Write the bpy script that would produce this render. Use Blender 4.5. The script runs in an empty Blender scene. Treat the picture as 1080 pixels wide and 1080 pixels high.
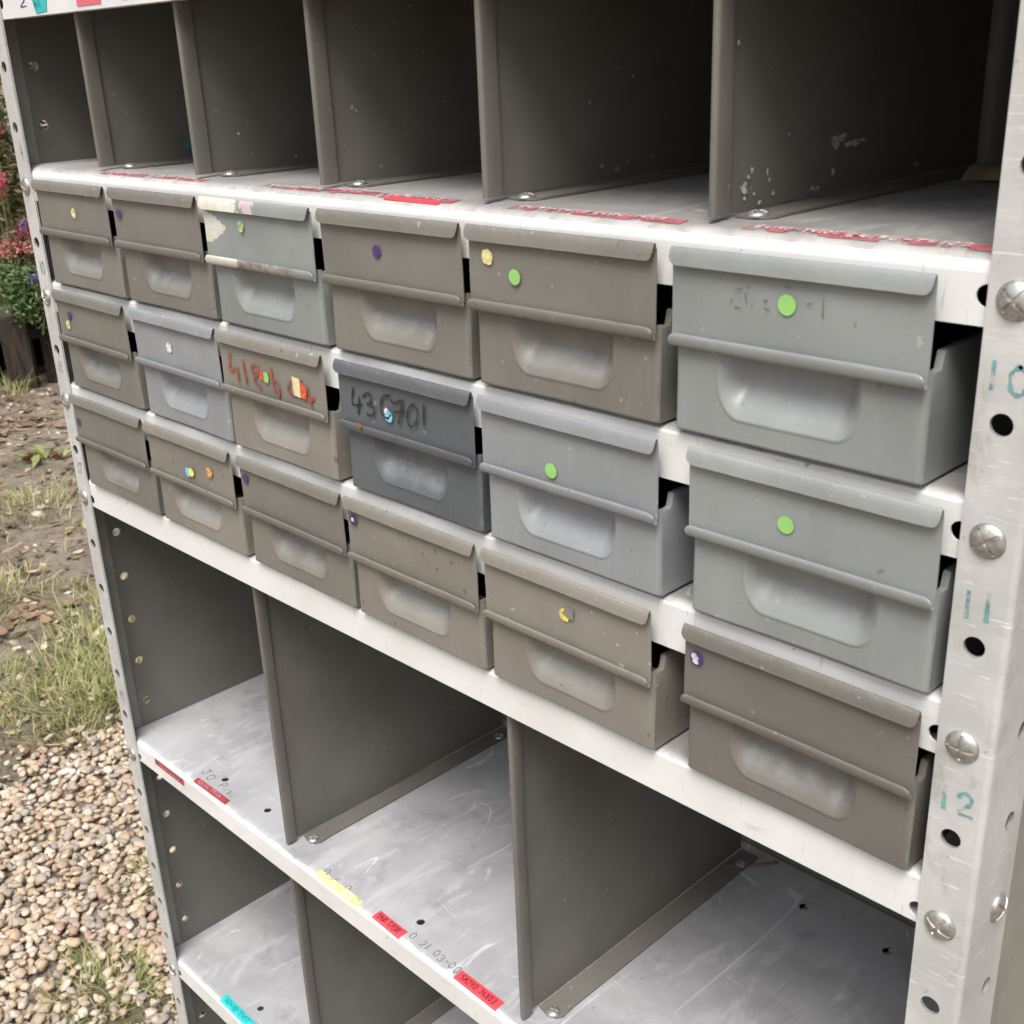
import bpy, math, random
import numpy as np
from mathutils import Matrix, Vector

S = bpy.context.scene
col = S.collection
R = math.radians

# ------------------------------------------------------------------ camera
cam_d = bpy.data.cameras.new("camera")
cam = bpy.data.objects.new("camera", cam_d)
col.objects.link(cam)
cx = Vector((0.7044, 0.7088, -0.0383))
cy = Vector((-0.2370, 0.2858, 0.9285))
cz = Vector((0.6691, -0.6450, 0.3693))
cam.matrix_world = Matrix(((cx.x, cy.x, cz.x, 0.1829), (cx.y, cy.y, cz.y, -0.4537),
                           (cx.z, cy.z, cz.z, 0.4025), (0, 0, 0, 1)))
cam_d.sensor_width = 36.0
cam_d.lens = 40.74
cam_d.clip_start = 0.02
cam_d.clip_end = 400
cam_d.dof.use_dof = True
cam_d.dof.focus_distance = 0.95
cam_d.dof.aperture_fstop = 26
S.camera = cam

# ------------------------------------------------------------------ sky and sun (soft overcast day)
w = bpy.data.worlds.new("World")
S.world = w
w.use_nodes = True
wn = w.node_tree
for n in list(wn.nodes):
    wn.nodes.remove(n)
wo = wn.nodes.new("ShaderNodeOutputWorld")
bg = wn.nodes.new("ShaderNodeBackground")
sky = wn.nodes.new("ShaderNodeTexSky")
sky.sky_type = 'NISHITA'
sky.sun_disc = False
sky.sun_elevation = R(60)
sky.sun_rotation = R(150)
sky.dust_density = 3.0
hs = wn.nodes.new("ShaderNodeHueSaturation")
hs.inputs['Saturation'].default_value = 0.28
hs.inputs['Value'].default_value = 1.0
wn.links.new(sky.outputs[0], hs.inputs['Color'])
# overcast sky: brighter overhead than at the horizon, (1 + 2 sin h) / 3
tcw = wn.nodes.new("ShaderNodeTexCoord")
spw = wn.nodes.new("ShaderNodeSeparateXYZ")
wn.links.new(tcw.outputs['Generated'], spw.inputs[0])
mrw = wn.nodes.new("ShaderNodeMapRange")
wn.links.new(spw.outputs[2], mrw.inputs[0])
mrw.inputs[1].default_value = 0.0; mrw.inputs[2].default_value = 1.0
mrw.inputs[3].default_value = 0.40; mrw.inputs[4].default_value = 1.55
vmw = wn.nodes.new("ShaderNodeVectorMath"); vmw.operation = 'SCALE'
wn.links.new(hs.outputs[0], vmw.inputs[0])
wn.links.new(mrw.outputs[0], vmw.inputs['Scale'])
wn.links.new(vmw.outputs[0], bg.inputs[0])
bg.inputs[1].default_value = 0.125
wn.links.new(bg.outputs[0], wo.inputs[0])

sun_d = bpy.data.lights.new("sun", 'SUN')
sun_d.energy = 1.9
sun_d.angle = R(28)
sun_d.color = (1.0, 0.96, 0.90)
sun = bpy.data.objects.new("sun", sun_d)
col.objects.link(sun)
sd = Vector((math.sin(R(150)) * math.cos(R(60)), math.cos(R(150)) * math.cos(R(60)), math.sin(R(60))))
sun.rotation_euler = sd.to_track_quat('Z', 'Y').to_euler()

S.view_settings.view_transform = 'Standard'
S.view_settings.look = 'None'
S.view_settings.exposure = 0.62
S.view_settings.gamma = 1.0
S.render.engine = 'CYCLES'
S.cycles.use_denoising = True
S.cycles.max_bounces = 8

# ------------------------------------------------------------------ node material helper
class NT:
    def __init__(self, name):
        self.m = bpy.data.materials.new(name)
        self.m.use_nodes = True
        self.t = self.m.node_tree
        self.b = self.t.nodes["Principled BSDF"]
        tc = self.t.nodes.new("ShaderNodeTexCoord")
        self.obj = tc.outputs['Object']
    def n(self, typ, **kw):
        nd = self.t.nodes.new(typ)
        for k, v in kw.items():
            setattr(nd, k, v)
        return nd
    def l(self, a, b):
        self.t.links.new(a, b)
    def put(self, sock, v):
        if hasattr(v, 'is_linked') or hasattr(v, 'links'):
            self.l(v, sock)
        else:
            sock.default_value = v
    def coords(self, scale=(1, 1, 1), rot=(0, 0, 0), seed=True):
        mp = self.n("ShaderNodeMapping")
        mp.inputs['Scale'].default_value = scale
        mp.inputs['Rotation'].default_value = rot
        src = self.obj
        if seed:
            oi = self.n("ShaderNodeObjectInfo")
            mul = self.n("ShaderNodeMath", operation='MULTIPLY')
            self.l(oi.outputs['Random'], mul.inputs[0])
            mul.inputs[1].default_value = 17.0
            add = self.n("ShaderNodeVectorMath", operation='ADD')
            self.l(src, add.inputs[0])
            self.l(mul.outputs[0], add.inputs[1])
            src = add.outputs[0]
        self.l(src, mp.inputs[0])
        return mp.outputs[0]
    def noise(self, vec, scale, detail=4, rough=0.55, dist=0.0):
        nd = self.n("ShaderNodeTexNoise")
        self.l(vec, nd.inputs['Vector'])
        nd.inputs['Scale'].default_value = scale
        nd.inputs['Detail'].default_value = detail
        nd.inputs['Roughness'].default_value = rough
        nd.inputs['Distortion'].default_value = dist
        return nd.outputs['Fac']
    def ramp(self, v, a, b, lo=0.0, hi=1.0):
        nd = self.n("ShaderNodeMapRange")
        nd.interpolation_type = 'SMOOTHSTEP'
        self.put(nd.inputs[0], v)
        nd.inputs[1].default_value = a
        nd.inputs[2].default_value = b
        nd.inputs[3].default_value = lo
        nd.inputs[4].default_value = hi
        return nd.outputs[0]
    def math(self, op, a, b=None):
        nd = self.n("ShaderNodeMath", operation=op)
        self.put(nd.inputs[0], a)
        if b is not None:
            self.put(nd.inputs[1], b)
        return nd.outputs[0]
    def mix(self, f, a, b):
        nd = self.n("ShaderNodeMix", data_type='RGBA')
        self.put(nd.inputs[0], f)
        for s, v in ((nd.inputs[6], a), (nd.inputs[7], b)):
            if isinstance(v, tuple):
                s.default_value = (*v[:3], 1)
            else:
                self.l(v, s)
        return nd.outputs[2]
    def bump(self, h, strength, dist):
        nd = self.n("ShaderNodeBump")
        self.l(h, nd.inputs['Height'])
        nd.inputs['Strength'].default_value = strength
        nd.inputs['Distance'].default_value = dist
        self.l(nd.outputs[0], self.b.inputs['Normal'])
    def base(self, v):
        if isinstance(v, tuple):
            self.b.inputs['Base Color'].default_value = (*v[:3], 1)
        else:
            self.l(v, self.b.inputs['Base Color'])
    def rough(self, v):
        self.put(self.b.inputs['Roughness'], v)
    def metal(self, v):
        self.put(self.b.inputs['Metallic'], v)
    def sep(self):
        nd = self.n("ShaderNodeSeparateXYZ")
        self.l(self.obj, nd.inputs[0])
        return nd.outputs

def scale_c(c, f):
    return tuple(min(1, x * f) for x in c)

def painted(name, c, rough=0.34, wear=0.36, speck=0.5, chips=(0.45, 0.44, 0.41), metal=0.0, scratch=0.4):
    """old stove-enamelled sheet steel: mottling, specks, scratches, dents; 'wear' attribute = rubbed through"""
    k = NT(name)
    v = k.coords()
    big = k.noise(v, 11, 4, 0.55)
    fine = k.noise(v, 260, 3, 0.6)
    c1 = k.mix(k.ramp(big, 0.3, 0.7), scale_c(c, 0.88), scale_c(c, 1.08))
    c1 = k.mix(k.ramp(fine, 0.35, 0.75, 0, 0.10), c1, scale_c(c, 1.25))
    dirt = k.ramp(k.noise(k.coords((1, 1, 2)), 30, 6, 0.7), 0.57, 0.74, 0, 0.34)
    c1 = k.mix(dirt, c1, scale_c(c, 0.68))
    sc = k.ramp(k.noise(k.coords((3, 3, 70), (0, 0.35, 0)), 14, 2, 0.5, 0.6), 0.735, 0.76, 0, scratch)
    c1 = k.mix(sc, c1, chips)
    sp = k.ramp(k.noise(v, 210, 1, 0.4), 0.755, 0.775, 0, speck)
    c1 = k.mix(sp, c1, chips)
    dk = k.ramp(k.noise(k.coords((1.2, 1, 0.8)), 150, 1, 0.4), 0.765, 0.785, 0, speck)
    c1 = k.mix(dk, c1, scale_c(c, 0.4))
    scf = k.ramp(k.noise(k.coords((4, 4, 22), (0, -0.5, 0.3)), 20, 4, 0.65, 0.8), 0.60, 0.74, 0, 0.30)
    c1 = k.mix(scf, c1, scale_c(c, 0.60))
    grime = k.ramp(k.noise(k.coords((30, 8, 2.2)), 6, 5, 0.65), 0.50, 0.72, 0, 0.22)
    c1 = k.mix(grime, c1, scale_c(c, 1.28))
    rg = k.ramp(k.noise(v, 45, 4, 0.6), 0.3, 0.7, rough - 0.06, rough + 0.10)
    if wear:
        at = k.n("ShaderNodeAttribute", attribute_name="wear")
        wn_ = k.math('MULTIPLY', at.outputs['Fac'], k.ramp(k.math('ADD', k.math('MULTIPLY', k.noise(k.coords((1, 1, 1.3)), 60, 6, 0.65), 0.8), k.math('MULTIPLY', k.noise(k.coords((1.5, 2, 26), (0, 0.5, 0)), 30, 4, 0.6, 0.3), 0.2)), 0.36, 0.62, wear * 0.15, wear))
        c1 = k.mix(wn_, c1, (0.42, 0.415, 0.41))
        k.metal(k.math('MULTIPLY', wn_, 0.5))
        rg = k.math('SUBTRACT', rg, k.math('MULTIPLY', wn_, 0.30))
    k.base(c1)
    k.rough(rg)
    h = k.math('ADD', k.math('MULTIPLY', k.noise(v, 26, 2, 0.5), 1.0), k.math('MULTIPLY', fine, 0.03))
    k.bump(h, 0.3, 0.0014)
    return k.m

M = {}
TAUPE = (0.186, 0.175, 0.152)
M['taupe'] = painted('taupe_paint', TAUPE)
M['taupe_light'] = painted('worn_taupe_paint', (0.232, 0.214, 0.183), speck=0.8)
M['taupe_dark'] = painted('dark_taupe_paint', (0.158, 0.147, 0.129), speck=0.35)
M['grey_green'] = painted('grey_green_paint', (0.240, 0.256, 0.245), speck=0.6, wear=0.32)
M['light_grey'] = painted('light_grey_paint', (0.262, 0.277, 0.270), speck=0.5, wear=0.32)
M['pale_blue'] = painted('pale_blue_grey_paint', (0.262, 0.275, 0.286), speck=0.6, wear=0.34)
M['slate'] = painted('slate_blue_paint', (0.105, 0.116, 0.125), speck=0.4, wear=0.40)
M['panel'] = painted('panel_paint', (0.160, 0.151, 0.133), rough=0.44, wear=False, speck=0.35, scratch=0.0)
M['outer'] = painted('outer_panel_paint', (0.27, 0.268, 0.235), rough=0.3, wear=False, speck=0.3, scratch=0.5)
M['inside'] = painted('inside_post_paint', (0.27, 0.262, 0.24), rough=0.5, wear=False, speck=0.3, scratch=0.1)

def peel_mat():
    """grey-green label plate whose older cream paint shows where the grey has flaked off"""
    k = NT('flaked_grey_paint')
    v = k.coords(seed=False)
    x, y, z = k.sep()
    base = k.mix(k.ramp(k.noise(v, 18, 5), 0.3, 0.7), (0.235, 0.255, 0.24), (0.29, 0.31, 0.30))
    nz = k.math('MULTIPLY', k.math('SUBTRACT', k.noise(v, 85, 5, 0.65), 0.5), 0.045)
    cream = k.mix(k.ramp(k.noise(v, 120, 5, 0.7), 0.4, 0.62), (0.62, 0.58, 0.44), (0.66, 0.66, 0.63))
    # triangle on the flat of the plate
    tri = k.math('ADD', k.math('ADD', x, k.math('MULTIPLY', k.math('ABSOLUTE', k.math('SUBTRACT', z, 0.0735)), 3.0)), nz)
    m1 = k.ramp(tri, -0.031, -0.0335, 0, 1)
    flat = k.math('GREATER_THAN', y, -0.0056)
    m1 = k.math('MULTIPLY', m1, flat)
    flap = k.math('SUBTRACT', 1.0, flat)
    top = k.math('GREATER_THAN', z, 0.07)
    brown = k.mix(k.ramp(k.noise(v, 160, 4), 0.4, 0.65), (0.20, 0.165, 0.14), (0.36, 0.33, 0.31))
    # bottom flap: cream at the left end, rubbed brown along the rest; top flap cream at left then pinkish
    bm = k.math('MULTIPLY', flap, k.math('SUBTRACT', 1.0, top))
    c = k.mix(k.math('MULTIPLY', bm, k.ramp(k.math('ADD', x, nz), 0.05, 0.03)), base, brown)
    m2 = k.math('MULTIPLY', bm, k.ramp(k.math('ADD', x, nz), -0.026, -0.03))
    m3 = k.math('MULTIPLY', k.math('MULTIPLY', flap, top), k.ramp(k.math('ADD', x, k.math('MULTIPLY', nz, 1.4)), -0.018, -0.022))
    pk = k.math('MULTIPLY', k.math('MULTIPLY', flap, top), k.ramp(k.math('ABSOLUTE', k.math('ADD', k.math('ADD', x, 0.006), nz)), 0.007, 0.005))
    c = k.mix(pk, c, (0.55, 0.42, 0.45))
    for mm in (m1, m2, m3):
        c = k.mix(mm, c, cream)
    k.base(c)
    k.rough(k.ramp(k.noise(v, 60), 0.3, 0.7, 0.38, 0.6))
    hh = k.math('SUBTRACT', 1.0, k.math('MAXIMUM', m1, k.math('MAXIMUM', m2, m3)))
    k.bump(k.math('ADD', hh, k.math('MULTIPLY', k.noise(v, 26, 2), 0.8)), 0.35, 0.0006)
    return k.m
M['peel'] = peel_mat()

def white_mat():
    k = NT('white_shelf_paint')
    v = k.coords(seed=False)
    c = k.mix(k.ramp(k.noise(v, 9, 5, 0.6), 0.35, 0.7), (0.78, 0.775, 0.755), (0.69, 0.68, 0.66))
    c = k.mix(k.ramp(k.noise(k.coords((1, 1, 4)), 30, 7, 0.75), 0.56, 0.72, 0, 0.6), c, (0.47, 0.455, 0.42))
    c = k.mix(k.ramp(k.noise(k.coords((9, 1, 1), (0, 0.2, 0), False), 40, 3, 0.55, 0.4), 0.66, 0.71, 0, 0.45), c, (0.42, 0.40, 0.37))
    c = k.mix(k.ramp(k.noise(v, 130, 1, 0.4), 0.80, 0.81, 0, 0.7), c, (0.25, 0.22, 0.19))
    k.base(c)
    k.rough(k.ramp(k.noise(v, 40, 4), 0.3, 0.7, 0.38, 0.55))
    k.bump(k.noise(v, 30, 2, 0.5), 0.2, 0.001)
    return k.m
M['white'] = white_mat()

def shelf_top_mat(name, lo, hi, front=(0.0078, 0.0035), wa=(0.74, 0.735, 0.715), wb=(0.56, 0.545, 0.52), rg=(0.36, 0.56)):
    """shelf tread: white paint along the front edge, rubbed to scratched bare grey behind it"""
    k = NT(name)
    v = k.coords(seed=False)
    x, y, z = k.sep()
    cl = k.ramp(k.noise(v, 8, 6, 0.62, 0.4), 0.32, 0.68)
    c = k.mix(cl, lo, hi)
    c = k.mix(k.ramp(k.noise(k.coords((1, 0.3, 1), (0, 0, 0.6), False), 42, 7, 0.7, 0.8), 0.50, 0.66, 0, 0.45), c, scale_c(hi, 1.25))
    for sx_, sy_, rot, sc, wd, seed_ in ((1, .16, .75, 16, .0060, 0), (1, .12, -.55, 20, .0060, 3), (.14, 1, .35, 22, .0065, 7), (1, .22, 1.0, 28, .0075, 11), (.6, .5, 0, 12, .0035, 19)):
        mpv = k.coords((sx_, sy_, 1), (0, 0, rot), False)
        av = k.n("ShaderNodeVectorMath", operation='ADD'); k.l(mpv, av.inputs[0]); av.inputs[1].default_value = (seed_, seed_ * 1.7, 0)
        line = k.ramp(k.math('ABSOLUTE', k.math('SUBTRACT', k.noise(av.outputs[0], sc, 1, 0.4, 0.15), 0.5)), wd, wd * .35)
        msk = k.ramp(k.noise(av.outputs[0], sc * 1.3, 4, 0.65), 0.54, 0.66, 0, 0.7)
        c = k.mix(k.math('MULTIPLY', line, msk), c, scale_c(hi, 1.55))
    c = k.mix(k.ramp(k.noise(v, 17, 7, 0.72), 0.54, 0.70, 0, 0.55), c, scale_c(lo, 0.68))
    for rot, st, sc, th in ((0.9, 14, 8, 0.70), (-0.7, 18, 7, 0.725), (0.5, 16, 9, 0.72)):
        s = k.ramp(k.noise(k.coords((1, st, 1), (0, 0, rot), False), sc, 3, 0.55, 1.8), th, th + 0.05, 0, 0.45)
        c = k.mix(s, c, scale_c(hi, 1.5))
    c = k.mix(k.ramp(k.noise(k.coords((1, 18, 1), (0, 0, 0.8), False), 12, 3, 0.5, 0.6), 0.76, 0.79, 0, 0.4), c, (0.13, 0.12, 0.115))
    c = k.mix(k.ramp(k.noise(v, 60, 4, 0.7), 0.70, 0.76, 0, 0.6), c, (0.13, 0.12, 0.115))
    fr = k.ramp(k.math('ADD', y, k.math('MULTIPLY', k.math('SUBTRACT', k.noise(v, 34, 6, 0.7), 0.5), 0.009)), front[0], front[1])
    wh = k.mix(k.ramp(k.noise(v, 70, 5, 0.65), 0.45, 0.68), wa, wb)
    c = k.mix(fr, c, wh)
    k.base(c)
    k.rough(k.ramp(k.noise(v, 25, 5), 0.3, 0.7, rg[0], rg[1]))
    k.metal(0.12)
    k.bump(k.noise(v, 24, 3, 0.5), 0.25, 0.001)
    return k.m
M['tread'] = shelf_top_mat('worn_shelf_tread', (0.36, 0.36, 0.375), (0.51, 0.51, 0.53))
M['tread_dirty'] = shelf_top_mat('dusty_shelf_tread', (0.23, 0.222, 0.215), (0.36, 0.35, 0.345), (0.0115, 0.0000), (0.62, 0.60, 0.575), (0.42, 0.40, 0.38), (0.5, 0.68))

def post_mat():
    k = NT('chalky_post_paint')
    v = k.coords(seed=True)
    x, y, z = k.sep()
    c = k.mix(k.ramp(k.noise(v, 16, 6, 0.65), 0.35, 0.68), (0.47, 0.463, 0.443), (0.59, 0.583, 0.565))
    c = k.mix(k.ramp(k.noise(k.coords((1, 1, 0.35)), 55, 7, 0.75), 0.53, 0.70, 0, 0.7), c, (0.37, 0.352, 0.322))
    c = k.mix(k.ramp(k.noise(k.coords((1, 1, 16), (0.3, 0.5, 0)), 40, 3, 0.55, 0.5), 0.65, 0.69, 0, 0.8), c, (0.76, 0.755, 0.74))
    c = k.mix(k.ramp(k.noise(v, 140, 2, 0.5), 0.70, 0.74, 0, 0.55), c, (0.30, 0.28, 0.25))
    k.base(c)
    k.rough(k.ramp(k.noise(v, 50, 4), 0.3, 0.7, 0.40, 0.62))
    k.bump(k.math('ADD', k.noise(k.coords((1, 1, 3)), 70, 5, 0.65), k.noise(v, 22, 2)), 0.35, 0.0007)
    return k.m
M['post'] = post_mat()

def metal_mat(name, c, r=0.34):
    k = NT(name)
    v = k.coords()
    k.base(k.mix(k.ramp(k.noise(v, 240, 5, 0.65), 0.35, 0.7), scale_c(c, 0.62), c))
    k.metal(0.85)
    k.rough(k.ramp(k.noise(v, 320, 4), 0.3, 0.7, r - 0.06, r + 0.16))
    k.bump(k.noise(v, 300, 3), 0.2, 0.0003)
    return k.m
M['bolt'] = metal_mat('dull_zinc', (0.66, 0.64, 0.60), .40)

def simple(name, c, rough=0.6, var=0.15, sc=80):
    k = NT(name)
    v = k.coords()
    k.base(k.mix(k.ramp(k.noise(v, sc, 4), 0.3, 0.7), scale_c(c, 1 - var), scale_c(c, 1 + var)))
    k.rough(rough)
    return k.m
def ink(name, c, fade=0.55, sc=260, rough=0.55, lo=0.36, hi=0.55):
    """marker or print ink, patchily rubbed away"""
    k = NT(name)
    v = k.coords()
    k.base(k.mix(k.ramp(k.noise(v, sc * 0.5, 3), 0.3, 0.7), scale_c(c, 0.8), scale_c(c, 1.25)))
    k.rough(rough)
    k.put(k.b.inputs['Alpha'], k.ramp(k.noise(v, sc, 4, 0.6), lo, hi, 1 - fade, 1.0))
    return k.m
M['ink_black'] = ink('black_marker', (0.020, 0.022, 0.027), 0.3)
M['ink_faint'] = ink('faded_marker', (0.10, 0.10, 0.105), 0.7)
M['ink_red'] = ink('red_marker', (0.30, 0.075, 0.042), 0.6, 170)
M['ink_teal'] = ink('teal_marker', (0.15, 0.33, 0.34), 0.9, 170)
M['ink_print'] = ink('tape_print', (0.10, 0.015, 0.02), 0.35, 500)
M['ink_pale'] = ink('pale_tape_print', (0.72, 0.52, 0.52), 0.5, 500)
M['tape_red'] = simple('red_label_tape', (0.72, 0.075, 0.095), 0.32, 0.06)
M['tape_old'] = ink('old_red_label_tape', (0.36, 0.045, 0.055), 0.25, 180)
M['tape_rub'] = ink('rubbed_red_tape', (0.36, 0.10, 0.115), 0.97, 110, 0.6, 0.38, 0.60)
M['tape_yellow'] = ink('pale_yellow_tape', (0.80, 0.70, 0.33), 0.45, 150)
M['tape_teal'] = simple('turquoise_label_tape', (0.035, 0.52, 0.52), 0.35, 0.1)
M['tape_pink'] = simple('pink_label_tape', (0.75, 0.15, 0.19), 0.35, 0.1)
M['dot_green'] = simple('green_sticker', (0.29, 0.58, 0.16), 0.5, 0.06)
M['dot_purple'] = ink('purple_sticker', (0.075, 0.035, 0.155), 0.25, 330)
M['dot_yellow'] = ink('yellow_sticker', (0.80, 0.66, 0.13), 0.2, 300)
M['dot_cream'] = ink('cream_sticker', (0.74, 0.67, 0.30), 0.4, 300)
M['dot_palegreen'] = ink('pale_green_sticker', (0.45, 0.62, 0.25), 0.5, 300)
M['dot_white'] = ink('white_sticker_rest', (0.72, 0.72, 0.74), 0.35, 400)
M['dot_blue'] = simple('light_blue_sticker', (0.20, 0.55, 0.72), 0.5, 0.2, 300)
M['dot_orange'] = ink('orange_sticker', (0.75, 0.36, 0.10), 0.5, 300)
M['dot_red'] = ink('red_orange_sticker', (0.75, 0.12, 0.05), 0.35, 300)
M['cream_patch'] = simple('cream_paper', (0.74, 0.62, 0.36), 0.65, 0.12, 200)
M['chip'] = ink('bare_chip', (0.50, 0.50, 0.49), 0.5, 300)
M['teal_chip'] = ink('teal_paint_fleck', (0.05, 0.25, 0.22), 0.4, 300)
M['rust'] = ink('rust', (0.24, 0.085, 0.03), 0.6, 160, 0.8)
M['card'] = simple('tan_card', (0.34, 0.27, 0.17), 0.75, 0.2, 60)
M['hole_dark'] = simple('grime', (0.03, 0.028, 0.026), 0.8)

# ------------------------------------------------------------------ mesh builder
class MB:
    def __init__(self):
        self.v = []; self.f = []; self.mi = []; self.wear = {}
    def add(self, vs, fs, mi=0):
        o = len(self.v)
        self.v.extend([tuple(p) for p in vs])
        self.f.extend([tuple(i + o for i in f) for f in fs])
        self.mi.extend([mi] * len(fs))
        return o
    def box(self, x0, x1, y0, y1, z0, z1, mi=0, M4=None):
        vs = [Vector((x, y, z)) for z in (z0, z1) for y in (y0, y1) for x in (x0, x1)]
        if M4 is not None:
            vs = [M4 @ p for p in vs]
        self.add(vs, [(0, 2, 3, 1), (4, 5, 7, 6), (0, 1, 5, 4), (2, 6, 7, 3), (0, 4, 6, 2), (1, 3, 7, 5)], mi)
    def grid(self, P, mi=0, flip=False):
        """P: rows of points"""
        r, c = len(P), len(P[0])
        vs = [p for row in P for p in row]
        fs = []
        for i in range(r - 1):
            for j in range(c - 1):
                q = (i * c + j, i * c + j + 1, (i + 1) * c + j + 1, (i + 1) * c + j)
                fs.append(q[::-1] if flip else q)
        return self.add(vs, fs, mi)
    def holed(self, u0, u1, v0, v1, holes, thick, place, mi=0, seg=16, inner=0, pad=1.35):
        """flat sheet in (u,v) with round holes; place(u,v,d) -> xyz, d = 0 front / thick back"""
        U = {u0, u1}; V = {v0, v1}
        for (u, v, r) in holes:
            s = r * pad
            U |= {round(u - s, 6), round(u + s, 6)}; V |= {round(v - s, 6), round(v + s, 6)}
        U = sorted(a for a in U if u0 - 1e-9 <= a <= u1 + 1e-9); V = sorted(a for a in V if v0 - 1e-9 <= a <= v1 + 1e-9)
        for i in range(len(U) - 1):
            for j in range(len(V) - 1):
                a, b, c, d = U[i], U[i + 1], V[j], V[j + 1]
                h = [hh for hh in holes if a - 1e-6 <= hh[0] <= b + 1e-6 and c - 1e-6 <= hh[1] <= d + 1e-6]
                for side, dep in ((0, 0.0), (1, thick)):
                    if not h:
                        q = [place(a, c, dep), place(b, c, dep), place(b, d, dep), place(a, d, dep)]
                        self.add(q, [(0, 1, 2, 3) if side == 0 else (3, 2, 1, 0)], mi if side == 0 else inner)
                    else:
                        hu, hv, hr = h[0]
                        ci, sq = [], []
                        for t in range(seg):
                            an = 2 * math.pi * (t + 0.5) / seg
                            dx, dy = math.cos(an), math.sin(an)
                            ci.append((hu + hr * dx, hv + hr * dy))
                            kx = ((b - hu) if dx > 0 else (hu - a)) / max(abs(dx), 1e-9)
                            ky = ((d - hv) if dy > 0 else (hv - c)) / max(abs(dy), 1e-9)
                            kk = min(kx, ky)
                            sq.append((hu + kk * dx, hv + kk * dy))
                        pts = [place(p[0], p[1], dep) for p in ci] + [place(p[0], p[1], dep) for p in sq]
                        pts += [place(b, d, dep), place(a, d, dep), place(a, c, dep), place(b, c, dep)]
                        fs = []
                        for t in range(seg):
                            n = (t + 1) % seg
                            fs.append((t, seg + t, seg + n, n))
                        for cnr, t in enumerate((seg // 8 - 1, 3 * seg // 8 - 1, 5 * seg // 8 - 1, 7 * seg // 8 - 1)):
                            fs.append((seg + t, 2 * seg + cnr, seg + (t + 1) % seg))
                        if side:
                            fs = [f[::-1] for f in fs]
                        self.add(pts, fs, mi if side == 0 else inner)
        for hu, hv, hr in holes:
            P = [[place(hu + hr * math.cos(2 * math.pi * (t + 0.5) / seg), hv + hr * math.sin(2 * math.pi * (t + 0.5) / seg), dd) for t in range(seg + 1)] for dd in (0.0, thick)]
            self.grid(P, inner)
        e = [(u0, v0), (u1, v0), (u1, v1), (u0, v1), (u0, v0)]
        self.grid([[place(a, b, dd) for a, b in e] for dd in (0.0, thick)], mi)
    def disc(self, c, r, n, up, seg=20, mi=0, jag=0.0, rng=None, sx=1.0):
        n = Vector(n); a = n.cross(Vector(up)).normalized(); b = a.cross(n).normalized()
        vs = []
        for t in range(seg):
            an = 2 * math.pi * t / seg
            rr = r * (1 + (rng.uniform(-jag, jag) if rng else 0))
            vs.append(Vector(c) - a * rr * sx * math.cos(an) + -b * rr * math.sin(an))
        self.add(vs, [tuple(range(seg))], mi)
    def build(self, name, mats, parent=None, smooth=None, loc=None):
        me = bpy.data.meshes.new(name)
        me.from_pydata(self.v, [], self.f)
        if not isinstance(mats, (list, tuple)):
            mats = [mats]
        for m in mats:
            me.materials.append(m)
        if any(self.mi):
            me.polygons.foreach_set('material_index', self.mi)
        if self.wear:
            at = me.attributes.new('wear', 'FLOAT', 'POINT')
            arr = np.zeros(len(self.v), dtype=np.float32)
            for i, vv in self.wear.items():
                arr[i] = vv
            at.data.foreach_set('value', arr)
        if smooth:
            me.polygons.foreach_set('use_smooth', [True] * len(self.f))
            if smooth is not True:
                me.set_sharp_from_angle(angle=R(smooth))
        me.update()
        o = bpy.data.objects.new(name, me)
        col.objects.link(o)
        if parent is not None:
            o.parent = parent
        if loc is not None:
            o.location = loc
        return o

def empty(name, loc, label=None, cat=None, group=None):
    o = bpy.data.objects.new(name, None)
    o.empty_display_size = 0.05
    o.location = loc
    col.objects.link(o)
    if label: o['label'] = label
    if cat: o['category'] = cat
    if group: o['group'] = group
    return o

def smoothstep(a, b, x):
    t = min(1, max(0, (x - a) / (b - a)))
    return t * t * (3 - 2 * t)

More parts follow.
